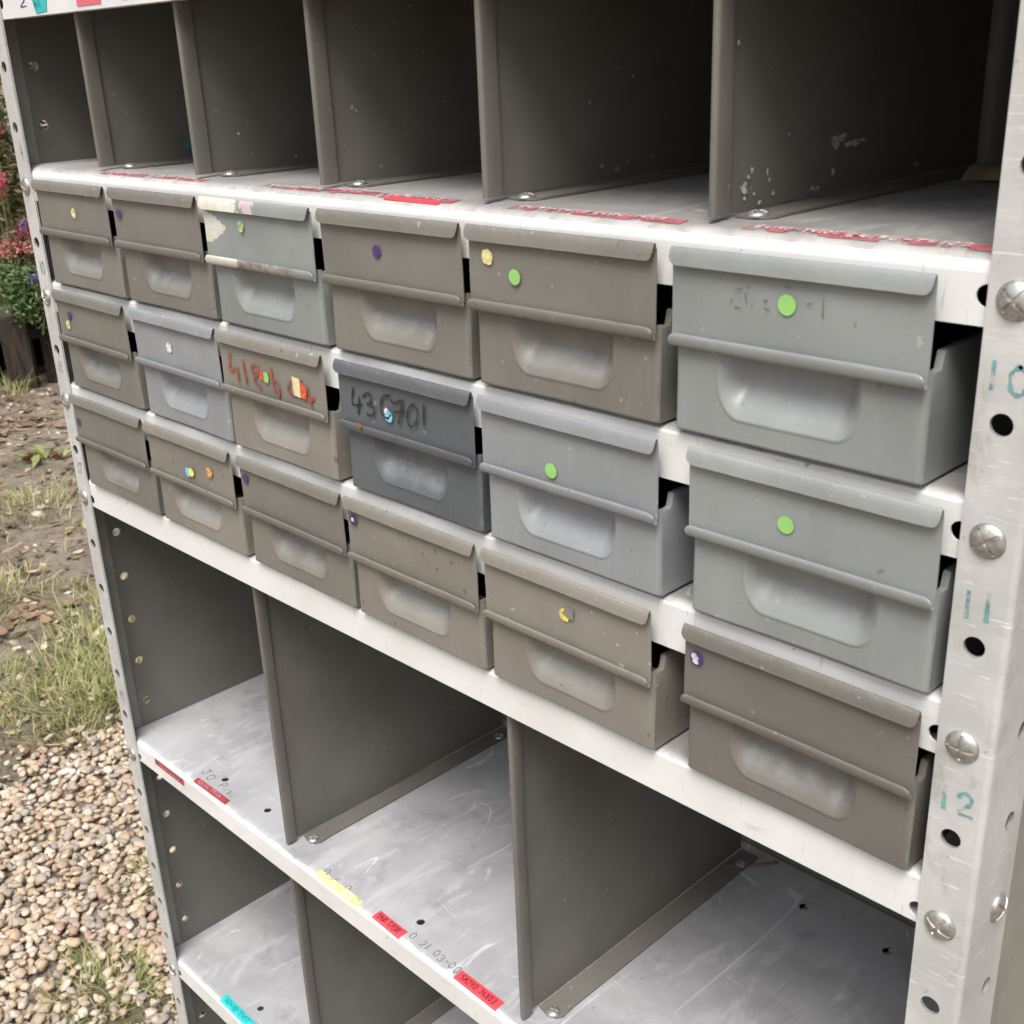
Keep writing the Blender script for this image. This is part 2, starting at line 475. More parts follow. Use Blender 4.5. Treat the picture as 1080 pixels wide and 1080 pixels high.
# ------------------------------------------------------------------ stroke lettering
GL = {
 '0': [[(.5, 1), (.2, .85), (.08, .5), (.2, .12), (.5, 0), (.8, .12), (.92, .5), (.8, .85), (.5, 1)]],
 '1': [[(.5, 1), (.5, 0)]],
 '2': [[(.08, .78), (.3, 1), (.7, .98), (.88, .75), (.7, .48), (.1, .02), (.95, 0)]],
 '3': [[(.1, .92), (.5, 1), (.85, .82), (.75, .6), (.4, .53), (.8, .42), (.9, .18), (.5, 0), (.08, .1)]],
 '4': [[(.35, 1), (.08, .38), (.95, .38)], [(.72, .66), (.68, 0)]],
 '5': [[(.9, 1), (.25, 1), (.15, .56), (.55, .6), (.9, .38), (.75, .08), (.4, 0), (.08, .1)]],
 '6': [[(.75, 1), (.3, .72), (.1, .3), (.35, 0), (.75, .05), (.85, .32), (.6, .5), (.2, .35)]],
 '7': [[(.05, .95), (.95, 1), (.45, 0)], [(.25, .5), (.8, .52)]],
 '9': [[(.85, .65), (.6, .45), (.25, .55), (.15, .8), (.45, 1), (.8, .88), (.85, .6), (.65, 0)]],
 'A': [[(.05, 0), (.5, 1), (.95, 0)], [(.25, .38), (.75, .38)]],
 'T': [[(.05, 1), (.95, 1)], [(.5, 1), (.5, 0)]],
 'E': [[(.9, 1), (.15, 1), (.15, 0), (.9, 0)], [(.15, .52), (.75, .52)]],
 'X': [[(.08, 1), (.92, 0)], [(.92, 1), (.08, 0)]],
 'J': [[(.3, 1), (.95, 1)], [(.7, 1), (.65, .15), (.4, 0), (.1, .15)]],
 'P': [[(.2, 0), (.2, 1), (.7, .98), (.88, .75), (.65, .5), (.2, .48)]],
 'D': [[(.15, 0), (.15, 1), (.6, .95), (.9, .5), (.6, .05), (.15, 0)]],
 '/': [[(.15, -.05), (.85, 1.05)]],
 '-': [[(.15, .5), (.85, .5)]],
}
def ribbon(mb, pts, width, place, lift, mi=0):
    """round-ended brush stroke along 2-D pts; place(u, v, lift) -> xyz"""
    P = [np.array(p, float) for p in pts]
    # Catmull-Rom refine
    if len(P) > 2:
        Q = []
        E = [2 * P[0] - P[1]] + P + [2 * P[-1] - P[-2]]
        for i in range(1, len(E) - 2):
            for t in np.linspace(0, 1, 5)[:-1]:
                a, b, c, d = E[i - 1], E[i], E[i + 1], E[i + 2]
                Q.append(0.5 * ((2 * b) + (-a + c) * t + (2 * a - 5 * b + 4 * c - d) * t ** 2 + (-a + 3 * b - 3 * c + d) * t ** 3))
        Q.append(P[-1]); P = Q
    L = []; Rr = []
    n = len(P)
    for i in range(n):
        d = P[min(i + 1, n - 1)] - P[max(i - 1, 0)]
        d = d / (np.linalg.norm(d) + 1e-12)
        nn = np.array([-d[1], d[0]]) * width / 2 * (0.8 + 0.3 * math.sin(i * 1.3))
        e = -d * width * .4 if i == 0 else (d * width * .4 if i == n - 1 else 0 * d)
        L.append(place(*(P[i] + nn + e), lift)); Rr.append(place(*(P[i] - nn + e), lift))
    mb.grid([Rr, L], mi)
def write(mb, text, u0, v0, h, cw, width, place, lift=0.00022, mi=0, gap=0.35, jit=0.0, rng=None, slope=0.0):
    u = u0; k = 0
    for ch in text:
        if ch != ' ':
            ju = rng.uniform(-jit, jit) * cw if rng else 0
            jv = rng.uniform(-jit, jit) * h if rng else 0
            for st in GL[ch]:
                wch = cw * (0.3 if ch == '1' else 1)
                off = cw * 0.05 if ch != '1' else cw * 0.2
                ribbon(mb, [(u + ju + off + a * wch, v0 + jv + b * h + slope * (u - u0)) for a, b in st], width, place, lift + k * 0.00001, mi)
                k += 1
        u += cw * (1 + gap) * (0.6 if ch == '1' else 1)

# ------------------------------------------------------------------ the setting: ground
rng = random.Random(7)
nrng = np.random.default_rng(11)
ZG = -0.914
def gh(x, y):
    return (0.010 * math.sin(2.1 * x + 0.7) * math.cos(1.7 * y) + 0.006 * math.sin(5.3 * x + 2 * y) + 0.004 * math.sin(9 * y - 4 * x))
def ground():
    def lines(a, b, st, far):
        near = list(np.arange(a, b + 1e-6, st))
        lo = [a - d for d in far][::-1]; hi = [b + d for d in far]
        return lo + near + hi
    far = [0.3, 0.8, 1.6, 3, 6, 12, 25, 60, 150]
    X = lines(-6.5, 2.0, 0.06, far); Y = lines(-1.6, 3.4, 0.06, far)
    P = []
    for y in Y:
        P.append([(x, y, ZG + (gh(x, y) + rng.uniform(-.003, .003) if -7 < x < 3 and -3 < y < 5 else 0)) for x in X])
    mb = MB(); mb.grid(P)
    k = NT('damp_soil')
    v = k.coords(seed=False)
    big = k.noise(v, 1.6, 6, 0.62)
    mid = k.noise(v, 9, 8, 0.7)
    fin = k.noise(v, 60, 8, 0.75)
    c = k.mix(k.ramp(mid, 0.35, 0.65), (0.21, 0.162, 0.122), (0.36, 0.30, 0.235))
    c = k.mix(k.ramp(big, 0.50, 0.66), c, k.mix(k.ramp(fin, 0.4, 0.6), (0.19, 0.15, 0.085), (0.30, 0.245, 0.16)))
    c = k.mix(k.ramp(fin, 0.52, 0.68, 0, 0.85), c, (0.34, 0.29, 0.235))
    c = k.mix(k.ramp(k.noise(v, 110, 3, 0.6), 0.58, 0.68, 0, 0.75), c, (0.065, 0.045, 0.032))
    c = k.mix(k.ramp(k.noise(v, 3.0, 4, 0.55), 0.55, 0.68, 0, 0.5), c, (0.12, 0.135, 0.05))
    k.base(c); k.rough(0.9)
    k.bump(k.math('ADD', mid, k.math('MULTIPLY', fin, 0.6)), 0.9, 0.03)
    o = mb.build('ground', k.m, smooth=True)
    o['kind'] = 'structure'
    return o
ground()

def ico():
    t = (1 + 5 ** .5) / 2
    v = [(-1, t, 0), (1, t, 0), (-1, -t, 0), (1, -t, 0), (0, -1, t), (0, 1, t), (0, -1, -t), (0, 1, -t), (t, 0, -1), (t, 0, 1), (-t, 0, -1), (-t, 0, 1)]
    f = [(0, 11, 5), (0, 5, 1), (0, 1, 7), (0, 7, 10), (0, 10, 11), (1, 5, 9), (5, 11, 4), (11, 10, 2), (10, 7, 6), (7, 1, 8), (3, 9, 4), (3, 4, 2), (3, 2, 6), (3, 6, 8), (3, 8, 9), (4, 9, 5), (2, 4, 11), (6, 2, 10), (8, 6, 7), (9, 8, 1)]
    v = [np.array(p) / np.linalg.norm(p) for p in v]
    mid = {}
    nf = []
    def m(a, b):
        kk = (min(a, b), max(a, b))
        if kk not in mid:
            p = v[a] + v[b]; v.append(p / np.linalg.norm(p)); mid[kk] = len(v) - 1
        return mid[kk]
    for a, b, c in f:
        ab, bc, ca = m(a, b), m(b, c), m(c, a)
        nf += [(a, ab, ca), (b, bc, ab), (c, ca, bc), (ab, bc, ca)]
    return np.array(v), np.array(nf)

def edge_y(x, y):
    """> 0 inside the gravel: the bed ends along a ragged line running away from the shelving"""
    ex = -2.02 + 0.10 * math.sin(3 * y) + 0.05 * math.sin(9 * y + 1)
    return x - ex

def gravel():
    V0, F0 = ico()
    vs = []; fs = []; o = 0
    shape = [V0 * (1 + 0.16 * nrng.standard_normal((len(V0), 1))) for _ in range(14)]
    def stone(x, y, r, zoff):
        nonlocal o
        s = shape[nrng.integers(len(shape))]
        sc = np.array([r * nrng.uniform(.9, 1.35), r * nrng.uniform(.75, 1.05), r * nrng.uniform(.45, .7)])
        a = nrng.uniform(0, 6.28); tl = nrng.normal(0, .35); t2 = nrng.normal(0, .3)
        ca, sa = math.cos(a), math.sin(a)
        p = s * sc
        p = p @ np.array([[1, 0, 0], [0, math.cos(tl), math.sin(tl)], [0, -math.sin(tl), math.cos(tl)]])
        p = p @ np.array([[math.cos(t2), 0, math.sin(t2)], [0, 1, 0], [-math.sin(t2), 0, math.cos(t2)]])
        p = p @ np.array([[ca, sa, 0], [-sa, ca, 0], [0, 0, 1]])
        vs.append(p + np.array([x, y, ZG + gh(x, y) + zoff])); fs.append(F0 + o); o += len(V0)
    # the bed that shows left of the shelving, packed on a jittered lattice
    st = 0.0148
    for layer in (0, 1):
        for x in np.arange(-2.35, -0.95, st):
            for y in np.arange(-0.5, 0.95, st):
                e = edge_y(x, y)
                pr = 1.0 if e > 0.06 else max(0, 0.5 + e * 6) if e > -0.05 else 0.10 * math.exp((e + .05) * 6)
                if layer: pr *= 0.55
                if rng.random() > pr: continue
                g = math.hypot((x + 1.29) / .13, (y - .03) / .09)
                if g < 1 and rng.random() < 0.55: continue
                stone(x + rng.uniform(-.008, .008), y + rng.uniform(-.008, .008), (0.0080 if not layer else .0077) * math.exp(min(.45, rng.gauss(0, .20))), 0.004 + 0.009 * layer)
    # thinner spread in front of and under the unit
    for _ in range(6500):
        x, y = rng.uniform(-2.2, 1.6), rng.uniform(-1.5, 1.2)
        if -2.35 < x < -.95 and -.5 < y < .95: continue
        if edge_y(x, y) < 0: continue
        stone(x, y, 0.0105 * math.exp(rng.gauss(0, .22)), 0.005)
    for _ in range(260):                      # strays on the soil
        x, y = rng.uniform(-5, -2.1), rng.uniform(-.2, 1.9)
        stone(x, y, 0.012 * math.exp(rng.gauss(0, .3)), 0.003)
    vs = np.concatenate(vs); fs = np.concatenate(fs)
    me = bpy.data.meshes.new('gravel')
    me.vertices.add(len(vs)); me.vertices.foreach_set('co', vs.ravel().astype(np.float32))
    me.loops.add(fs.size); me.loops.foreach_set('vertex_index', fs.ravel().astype(np.int32))
    me.polygons.add(len(fs)); me.polygons.foreach_set('loop_start', np.arange(0, fs.size, 3, dtype=np.int32))
    me.polygons.foreach_set('loop_total', np.full(len(fs), 3, dtype=np.int32))
    me.polygons.foreach_set('use_smooth', np.ones(len(fs), dtype=bool))
    me.update(calc_edges=True); me.validate()
    k = NT('flint_gravel')
    gi = k.n("ShaderNodeNewGeometry")
    cr = k.n("ShaderNodeValToRGB")
    k.l(gi.outputs['Random Per Island'], cr.inputs[0])
    el = cr.color_ramp.elements
    tones = [(0, (0.374, 0.292, 0.212)), (.14, (0.476, 0.383, 0.284)), (.28, (0.524, 0.452, 0.365)), (.40, (0.350, 0.306, 0.262)), (.50, (0.556, 0.490, 0.408)),
             (.60, (0.484, 0.360, 0.241)), (.70, (0.278, 0.252, 0.234)), (.78, (0.549, 0.444, 0.321)), (.86, (0.381, 0.252, 0.183)), (.93, (0.604, 0.543, 0.467)), (1, (0.414, 0.360, 0.307))]
    cr.color_ramp.interpolation = 'CONSTANT'
    while len(el) < len(tones): el.new(0.5)
    for e, (p, c) in zip(el, tones):
        e.position = p; e.color = (*c, 1)
    v = k.coords(seed=False)
    c = k.mix(k.ramp(k.noise(v, 110, 5, 0.65), 0.38, 0.68, 0, 0.6), cr.outputs[0], (0.42, 0.31, 0.20))
    c = k.mix(k.ramp(k.noise(v, 300, 3), 0.6, 0.7, 0, 0.4), c, (0.18, 0.14, 0.11))
    k.base(c); k.rough(0.62)
    k.bump(k.noise(v, 250, 4), 0.3, 0.002)
    me.materials.append(k.m)
    ob = bpy.data.objects.new('gravel', me); col.objects.link(ob)
    ob['kind'] = 'stuff'; ob['label'] = 'pale brown flint gravel bed beside the shelving'
gravel()

def leaf_mat(name, c1, c2, rough=0.55, trans=0.25):
    k = NT(name)
    gi = k.n("ShaderNodeNewGeometry")
    c = k.mix(gi.outputs['Random Per Island'], c1, c2)
    k.base(c); k.rough(rough)
    if trans:
        t = k.n("ShaderNodeBsdfTranslucent"); k.l(c, t.inputs[0])
        mx = k.n("ShaderNodeMixShader"); mx.inputs[0].default_value = trans
        k.l(k.b.outputs[0], mx.inputs[1]); k.l(t.outputs[0], mx.inputs[2])
        k.l(mx.outputs[0], k.t.nodes['Material Output'].inputs[0])
    return k.m

def grass():
    mb = MB()
    def blade(x, y, h, lean, az, wd):
        z = ZG + gh(x, y) - 0.004
        dx, dy = math.cos(az), math.sin(az)
        px, py = -dy, dx
        P = []
        for t in (0, .35, .7, 1):
            o = lean * h * t * t
            hh = h * (t - 0.22 * lean * t * t)
            ww = wd * (1 - t) ** 0.7 + 0.0002
            c = (x + dx * o, y + dy * o, z + hh)
            P.append([(c[0] - px * ww, c[1] - py * ww, c[2]), (c[0] + px * ww, c[1] + py * ww, c[2])])
        mb.grid(P, 0 if rng.random() < .55 else 1)
    def tuft(x, y, n, r, h):
        for _ in range(int(n * 1.7)):
            a = rng.uniform(0, 6.28); d = r * 1.1 * math.sqrt(rng.random())
            bx, by = x + d * math.cos(a), y + d * math.sin(a)
            blade(bx, by, h * .52 * rng.uniform(.3, 1.2), rng.uniform(.2, 1.5), a + rng.gauss(0, .8), rng.uniform(.0010, .0021))
    T = [(-3.40, .85, 160, .13, .10), (-3.5, .95, 90, .12, .09), (-3.1, .92, 50, .08, .07), (-2.88, .56, 120, .10, .09), (-2.80, .45, 70, .10, .08),
         (-2.50, .66, 150, .12, .12), (-2.42, .74, 110, .10, .13), (-2.38, .58, 120, .11, .11), (-2.30, .50, 150, .12, .11), (-2.22, .56, 170, .10, .13),
         (-2.10, .50, 190, .09, .14), (-2.06, .42, 170, .09, .13), (-2.14, .36, 130, .10, .11), (-2.20, .42, 120, .12, .11), (-2.30, .30, 130, .12, .09),
         (-2.24, .20, 90, .10, .08), (-2.12, .22, 100, .09, .08), (-2.45, .25, 90, .12, .08), (-2.62, .38, 80, .12, .08), (-2.70, .68, 70, .1, .08), (-2.0, .33, 90, .07, .09),
         (-1.28, .03, 170, .085, .055), (-1.33, .06, 110, .07, .05), (-1.24, .06, 90, .07, .05), (-1.20, .12, 50, .05, .04),
         (-1.46, .235, 80, .05, .07), (-1.42, .26, 70, .04, .08), (-1.50, .27, 40, .05, .05), (-1.9, .40, 60, .05, .05),
         (-4.86, 1.40, 60, .07, .20), (-4.95, 1.30, 50, .08, .18), (-3.6, 1.25, 60, .1, .08), (-4.1, 1.5, 40, .12, .07)]
    for t in T: tuft(*t)
    for _ in range(5200):                        # sparse sward on the soil
        x, y = rng.uniform(-4.0, -2.0), rng.uniform(-.3, 1.5)
        if math.sin(4 * x + 1) + math.sin(5 * y + 2 * x) + rng.gauss(0, .6) < 0.7: continue
        blade(x, y, rng.uniform(.02, .07), rng.uniform(.3, 1.6), rng.uniform(0, 6.28), .0018)
    for _ in range(260):
        x, y = rng.uniform(-8, 3), rng.uniform(1.2, 6)
        tuft(x, y, 14, .12, .09)
    o = mb.build('grass', [leaf_mat('green_grass', (0.23, 0.27, 0.08), (0.39, 0.42, 0.16)), leaf_mat('dry_grass', (0.42, 0.38, 0.18), (0.56, 0.49, 0.28))], smooth=True)
    o['kind'] = 'stuff'; o['label'] = 'tufts of half dry grass between soil and gravel'
grass()

def litter():
    mb = MB()
    def leaf(x, y, s, mi):
        a = rng.uniform(0, 6.28); z = ZG + gh(x, y) + rng.uniform(.004, .014)
        ca, sa = math.cos(a), math.sin(a)
        cu = rng.uniform(.1, .6) * s; ti = rng.uniform(-.3, .3)
        pts = []
        for (u, v, h) in ((-1, 0, cu), (-.3, -.42, cu * .2), (-.3, .42, cu * .5), (.35, -.38, 0), (.35, .38, cu * .4), (1, 0, cu * .8), (0, 0, 0)):
            X, Y = u * s, v * s
            pts.append((x + X * ca - Y * sa, y + X * sa + Y * ca, z + h + ti * Y))
        mb.add(pts, [(0, 1, 6), (1, 3, 6), (3, 5, 6), (5, 4, 6), (4, 2, 6), (2, 0, 6)], mi)
    for _ in range(2600):
        x, y = rng.uniform(-5.0, -2.0), rng.uniform(-.1, 2.0)
        leaf(x, y, rng.uniform(.006, .022), rng.choice((0, 0, 1, 1, 2)))
    for _ in range(70):                         # heap of brown leaves by the planter
        leaf(-4.36 + rng.gauss(0, .12), 1.24 + rng.gauss(0, .15), rng.uniform(.015, .032), 3)
    for _ in range(14):
        leaf(-2.62 + rng.gauss(0, .05), .50 + rng.gauss(0, .04), rng.uniform(.02, .04), 3)
    for _ in range(240):
        leaf(rng.uniform(-2, -1), rng.uniform(-.3, .8), rng.uniform(.004, .010), rng.choice((0, 1)))
    for _ in range(380):                         # twigs and straws
        x, y = rng.uniform(-4.6, -1.9), rng.uniform(-.1, 1.8)
        a = rng.uniform(0, 6.28); L = rng.uniform(.03, .10); r = rng.uniform(.0008, .0022)
        z = ZG + gh(x, y) + rng.uniform(.004, .016)
        dx, dy = math.cos(a), math.sin(a)
        P = []
        for t in (-.5, 0, .5):
            c = Vector((x + dx * L * t, y + dy * L * t, z + .01 * abs(t) * rng.random()))
            P.append([c + Vector((-dy * r * math.cos(q), dx * r * math.cos(q), r * math.sin(q))) for q in (0, 2.1, 4.2, 6.283)])
        mb.grid(P, rng.choice((0, 2, 2, 1)))
    o = mb.build('leaf_litter', [leaf_mat('brown_leaf', (.15, .085, .045), (.26, .165, .09), .8, 0), leaf_mat('dark_leaf', (.06, .042, .03), (.12, .085, .055), .8, 0),
                                 leaf_mat('straw', (.40, .31, .19), (.52, .43, .29), .8, 0), leaf_mat('russet_leaf', (.17, .10, .06), (.28, .18, .11), .8, 0)])
    o['kind'] = 'stuff'; o['label'] = 'dead leaves, straw and twigs strewn on the soil'
litter()

# small weed with a red-tinged leaf on the soil
def weed():
    e = empty('weed', (-3.86, 1.10, ZG + gh(-3.86, 1.10)), 'small weed with green and dark red leaves on bare soil', 'weed')
    g = MB(); r = MB()
    for i in range(26):
        a = rng.uniform(0, 6.28); L = rng.uniform(.03, .07); x, y = rng.gauss(0, .035), rng.gauss(0, .035)
        dx, dy = math.cos(a), math.sin(a)
        b = g if i % 4 else r
        w_ = L * .28
        b.add([(x, y, 0), (x + dx * L * .5 - dy * w_, y + dy * L * .5 + dx * w_, .03), (x + dx * L, y + dy * L, .02 + .02 * rng.random()), (x + dx * L * .5 + dy * w_, y + dy * L * .5 - dx * w_, .025)], [(0, 1, 2, 3)])
    g.build('leaves', leaf_mat('weed_green', (.16, .20, .06), (.30, .33, .10)), e)
    r.build('red_leaves', leaf_mat('weed_red', (.14, .03, .025), (.22, .05, .04)), e)
weed()

# ------------------------------------------------------------------ wooden planter and its flowers
def wood_mat():
    k = NT('weathered_wood')
    v = k.coords((6, 6, 0.6))
    c = k.mix(k.ramp(k.noise(v, 12, 8, 0.65, 0.3), 0.35, 0.68), (0.028, 0.022, 0.018), (0.062, 0.048, 0.038))
    c = k.mix(k.ramp(k.noise(k.coords((1, 1, .3)), 9, 5), 0.55, 0.75, 0, 0.4), c, (0.085, 0.066, 0.052))
    k.base(c); k.rough(0.9); k.b.inputs['Specular IOR Level'].default_value = 0.15
    k.bump(k.noise(v, 25, 6, 0.7), 0.6, 0.004)
    return k.m
M['wood'] = wood_mat()
PU = Vector((0.60, 0.80, 0)); PN = Vector((0.80, -0.60, 0))       # along the planter front / towards the yard
PO = Vector((-4.96, 1.495, 0))
def planter():
    e = empty('wooden_planter', (PO.x, PO.y, ZG), 'dark wooden planter of upright boards full of flowers', 'planter')
    mt = Matrix(((PU.x, -PN.x, 0, 0), (PU.y, -PN.y, 0, 0), (0, 0, 1, 0), (0, 0, 0, 1)))
    def board(a, b, d0, d1, h):
        mb = MB()
        n = 5
        jig = [rng.uniform(-.003, .003) for _ in range(8)]
        mb.box(a, b, d0, d1, -.02, h + jig[0], 0, mt)
        o = mb.build('board', M['wood'], e)
        bv = o.modifiers.new('bevel', 'BEVEL'); bv.width = .006; bv.segments = 2
        return o
    u = -0.62; i = 0
    spec = [(-.62, -.50, .02, .34), (-.485, -.35, -.005, .33), (-.335, -.215, .02, .345), (-.195, -.10, .03, .31), (-.035, .085, -.055, .325),
            (.105, .20, .03, .33), (.215, .34, .01, .335), (.355, .47, .02, .32), (.485, .60, 0, .34)]
    for a, b, d, h in spec:
        board(a, b, d, d + .05, h)
    board(-.62, .60, .60, .64, .33)
    for s in (-.655, .605):
        mb = MB(); mb.box(s, s + .045, .03, .62, -.02, .33, 0, mt); mb.build('board', M['wood'], e)
    mb = MB(); mb.box(-.6, .6, .085, .595, .20, .27, 0, mt); mb.build('soil', simple('planter_soil', (.05, .035, .025), .95, .4, 60), e)
planter()
def pw(u, d, z=0):
    p = PO + PU * u - PN * d
    return Vector((p.x, p.y, ZG + z))
def leaf_blade(mb, c, d, L, W, up=None, mi=0):
    d = Vector(d).normalized(); s = d.cross(Vector((rng.gauss(0, .5), rng.gauss(0, .5), 1))).normalized()
    n = s.cross(d)
    c = Vector(c)
    mb.add([c, c + d * L * .45 + s * W - n * L * .08, c + d * L - n * L * .22, c + d * L * .45 - s * W - n * L * .08], [(0, 1, 2, 3)], mi)
def stem(mb, a, b, r, mi=0):
    a, b = Vector(a), Vector(b); d = (b - a).normalized(); s = d.cross(Vector((.3, .5, .2))).normalized(); t = d.cross(s)
    P = [[p + s * rr * math.cos(q) + t * rr * math.sin(q) for q in (0, 1.571, 3.142, 4.712, 6.283)] for p, rr in ((a, r), (a.lerp(b, .5) + s * r * 2, r * .8), (b, r * .5))]
    mb.grid(P, mi)
FO = Vector((-5.0269, 1.6235, 0)); FR = Vector((.7045, .7097, 0)); FT = Vector((.94, -.34, 0))
def fw(s_, t, z):
    """point s_ metres to the right and t metres in front of the middle of the flower bed, at height z"""
    p = FO + FR * s_ + FT * t
    return Vector((p.x, p.y, z))
def flower_plant(name, label, base, heads, petal, clouds, leafm, stemm, cat='flowers', leafL=.036, spike=False, dens=1.0):
    """heads: (s, t, z, radius); clouds of leaves: (s, t, z, rs, rz, n)"""
    base = fw(*base)
    e = empty(name, base, label, cat, 'plants in the wooden planter')
    lf = MB()
    for s_, t_, z_, r in heads:
        top = fw(s_, t_, z_) - base
        foot = Vector((top.x * .4 + rng.gauss(0, .03), top.y * .4 + rng.gauss(0, .03), 0))
        st = MB(); stem(st, foot, top, .004); st.build('stem', stemm, e)
        h = MB()
        for _ in range(int(150 * dens * (r / .05) ** 1.5)):
            if spike:
                q = Vector((rng.gauss(0, r * .35), rng.gauss(0, r * .35), rng.gauss(0, r * .6)))
            else:
                q = Vector((rng.gauss(0, 1), rng.gauss(0, 1), rng.gauss(0, .8))).normalized() * r * rng.uniform(.35, 1.1)
                q.z *= .75
            sz = rng.uniform(.005, .011)
            leaf_blade(h, top + q, (rng.gauss(0, 1), rng.gauss(0, 1), rng.gauss(0, 1)), sz * 1.6, sz * .6)
        h.build('flower_head', petal, e)
        for _ in range(12):
            c = foot.lerp(top, rng.random() * .9)
            leaf_blade(lf, c, (rng.gauss(0, 1), rng.gauss(0, 1), rng.uniform(-.2, .8)), leafL * rng.uniform(.6, 1.4), leafL * .17)
    for s_, t_, z_, rs, rz, n in clouds:
        for _ in range(n):
            c = fw(s_ + rng.gauss(0, rs), t_ + rng.gauss(0, rs), z_ + rng.gauss(0, rz)) - base
            leaf_blade(lf, c, (rng.gauss(0, 1), rng.gauss(0, 1), rng.uniform(-.5, 1)), leafL * rng.uniform(.5, 1.5), leafL * rng.uniform(.10, .26))
    lf.build('foliage', leafm, e)
    return e
pinkM = leaf_mat('pink_petals', (.74, .15, .24), (.85, .36, .42), .6, .35)
coralM = leaf_mat('coral_petals', (.78, .27, .26), (.88, .46, .42), .6, .35)
magM = leaf_mat('crimson_petals', (.62, .07, .15), (.80, .20, .28), .6, .35)
purM = leaf_mat('purple_petals', (.13, .08, .27), (.26, .18, .42), .6, .3)
lilM = leaf_mat('lilac_petals', (.26, .22, .38), (.38, .34, .52), .6, .3)
gA = leaf_mat('yellow_green_leaf', (.16, .18, .06), (.42, .40, .20))
gB = leaf_mat('fresh_green_leaf', (.09, .16, .05), (.19, .27, .095))
gC = leaf_mat('dull_green_leaf', (.07, .09, .035), (.15, .165, .07))
stM = simple('stem_green', (.26, .24, .12), .7)
ZB = ZG + .25
gD = leaf_mat('olive_leaf', (.13, .13, .055), (.30, .28, .14))
flower_plant('valerian_plant', 'bushy plant with rosy pink flower clusters beside the white post', (.06, -.02, ZB),
             [(.04, .10, -.215, .045), (.075, .10, -.235, .040), (.015, .10, -.250, .032), (.10, .08, -.275, .035), (.06, .10, -.185, .026), (.125, .07, -.30, .035)], pinkM,
             [(.04, .0, -.12, .06, .06, 700), (.05, .0, -.40, .07, .05, 800), (.12, -.02, -.3, .05, .08, 500)], gA, stM)
flower_plant('valerian_plant', 'lower plant with pale coral flower clusters at the left edge', (-.03, .0, ZB),
             [(-.045, .12, -.275, .045), (-.01, .12, -.295, .040), (.04, .12, -.300, .035), (-.06, .12, -.32, .04), (.075, .12, -.31, .030)], coralM,
             [(-.04, .02, -.37, .05, .04, 700), (-.05, .0, -.2, .05, .05, 500)], gD, stM)
flower_plant('valerian_plant', 'tall plant with crimson flower clusters, highest in the planter', (-.03, -.10, ZB),
             [(-.028, .24, .275, .045), (-.020, .24, .195, .04), (-.055, .22, .24, .04), (-.045, .22, .0, .05), (-.055, .22, -.055, .045), (-.03, .22, -.03, .03), (-.04, .24, .34, .05), (-.035, .2, .40, .05)], magM,
             [(-.03, .0, .15, .05, .07, 900), (-.01, .02, -.03, .06, .05, 700), (-.03, -.02, .33, .06, .08, 600), (.02, -.02, .05, .06, .08, 600), (-.03, .03, -.14, .06, .04, 600)], gD, stM)
flower_plant('violet_plant', 'low plant with deep violet flowers beside the post', (.11, .10, ZB),
             [(.115, 0.34, -.545, .030), (.135, 0.34, -.560, .035), (.10, 0.34, -.52, .026), (.155, 0.34, -.555, .035), (.15, 0.35, -.69, .016), (.162, 0.35, -.705, .020), (.085, 0.30, -.44, .018), (.05, 0.30, -.405, .018), (.02, 0.30, -.41, .016), (.03, 0.29, -.185, .020), (.09, 0.32, -.49, .020)], purM,
             [(.12, .14, -.50, .04, .04, 500), (.10, .14, -.60, .03, .025, 420), (.06, .12, -.43, .05, .025, 500)], gC, stM, spike=True)
flower_plant('leafy_plant', 'bright green ferny plant spilling over the planter edge', (-.03, .12, ZB), [], None,
             [(-.03, .20, -.50, .045, .045, 1700), (.03, .20, -.545, .03, .03, 700), (-.05, .18, -.42, .05, .03, 600)], gB, stM, cat='plant', leafL=.028)
def hedge():
    c = pw(.1, 1.3, 0)
    e = empty('hedge', c, 'dull dark green hedge standing behind the wooden planter', 'hedge')
    for i in range(16):
        tr = MB()
        a = (rng.uniform(-1.8, 1.8), rng.gauss(0, .08), -.02)
        p = PU * a[0] - PN * a[1]
        stem(tr, (p.x, p.y, 0), (p.x + rng.gauss(0, .15), p.y + rng.gauss(0, .15), rng.uniform(1.2, 1.8)), .018)
        tr.build('stem', M['wood'], e)
    lf = MB()
    for _ in range(40000):
        u = rng.uniform(-2.0, 2.0); d = rng.gauss(0, .22); z = 1.95 * rng.random() ** .85 + .1 * math.sin(4 * u)
        p = PU * u - PN * d
        L = rng.uniform(.028, .060)
        leaf_blade(lf, (p.x, p.y, z), (rng.gauss(0, 1), rng.gauss(0, 1), rng.uniform(-.6, .9)), L, L * .28)
    lf.build('crown', gC, e)
hedge()

# ------------------------------------------------------------------ the shelving unit
P2 = 0.0508
XL, XR = -0.9225, 0.0145        # outer faces of the two front posts
DEPTH = 0.302
unit = empty('shelving_unit', (-0.455, 0.15, ZG), 'old white and taupe steel shelving unit with pigeonhole compartments', 'shelving')
def upart(mb, name, mats, parent=None, smooth=None):
    """build in world coordinates, keep the local origin at the unit so that the mesh reads in metres from the front edge"""
    o = mb.build(name, mats, None, smooth)
    o.parent = parent if parent is not None else unit
    pw_ = Vector((-0.455, 0.15, ZG))
    o.matrix_parent_inverse = Matrix.Translation(-pw_)
    return o

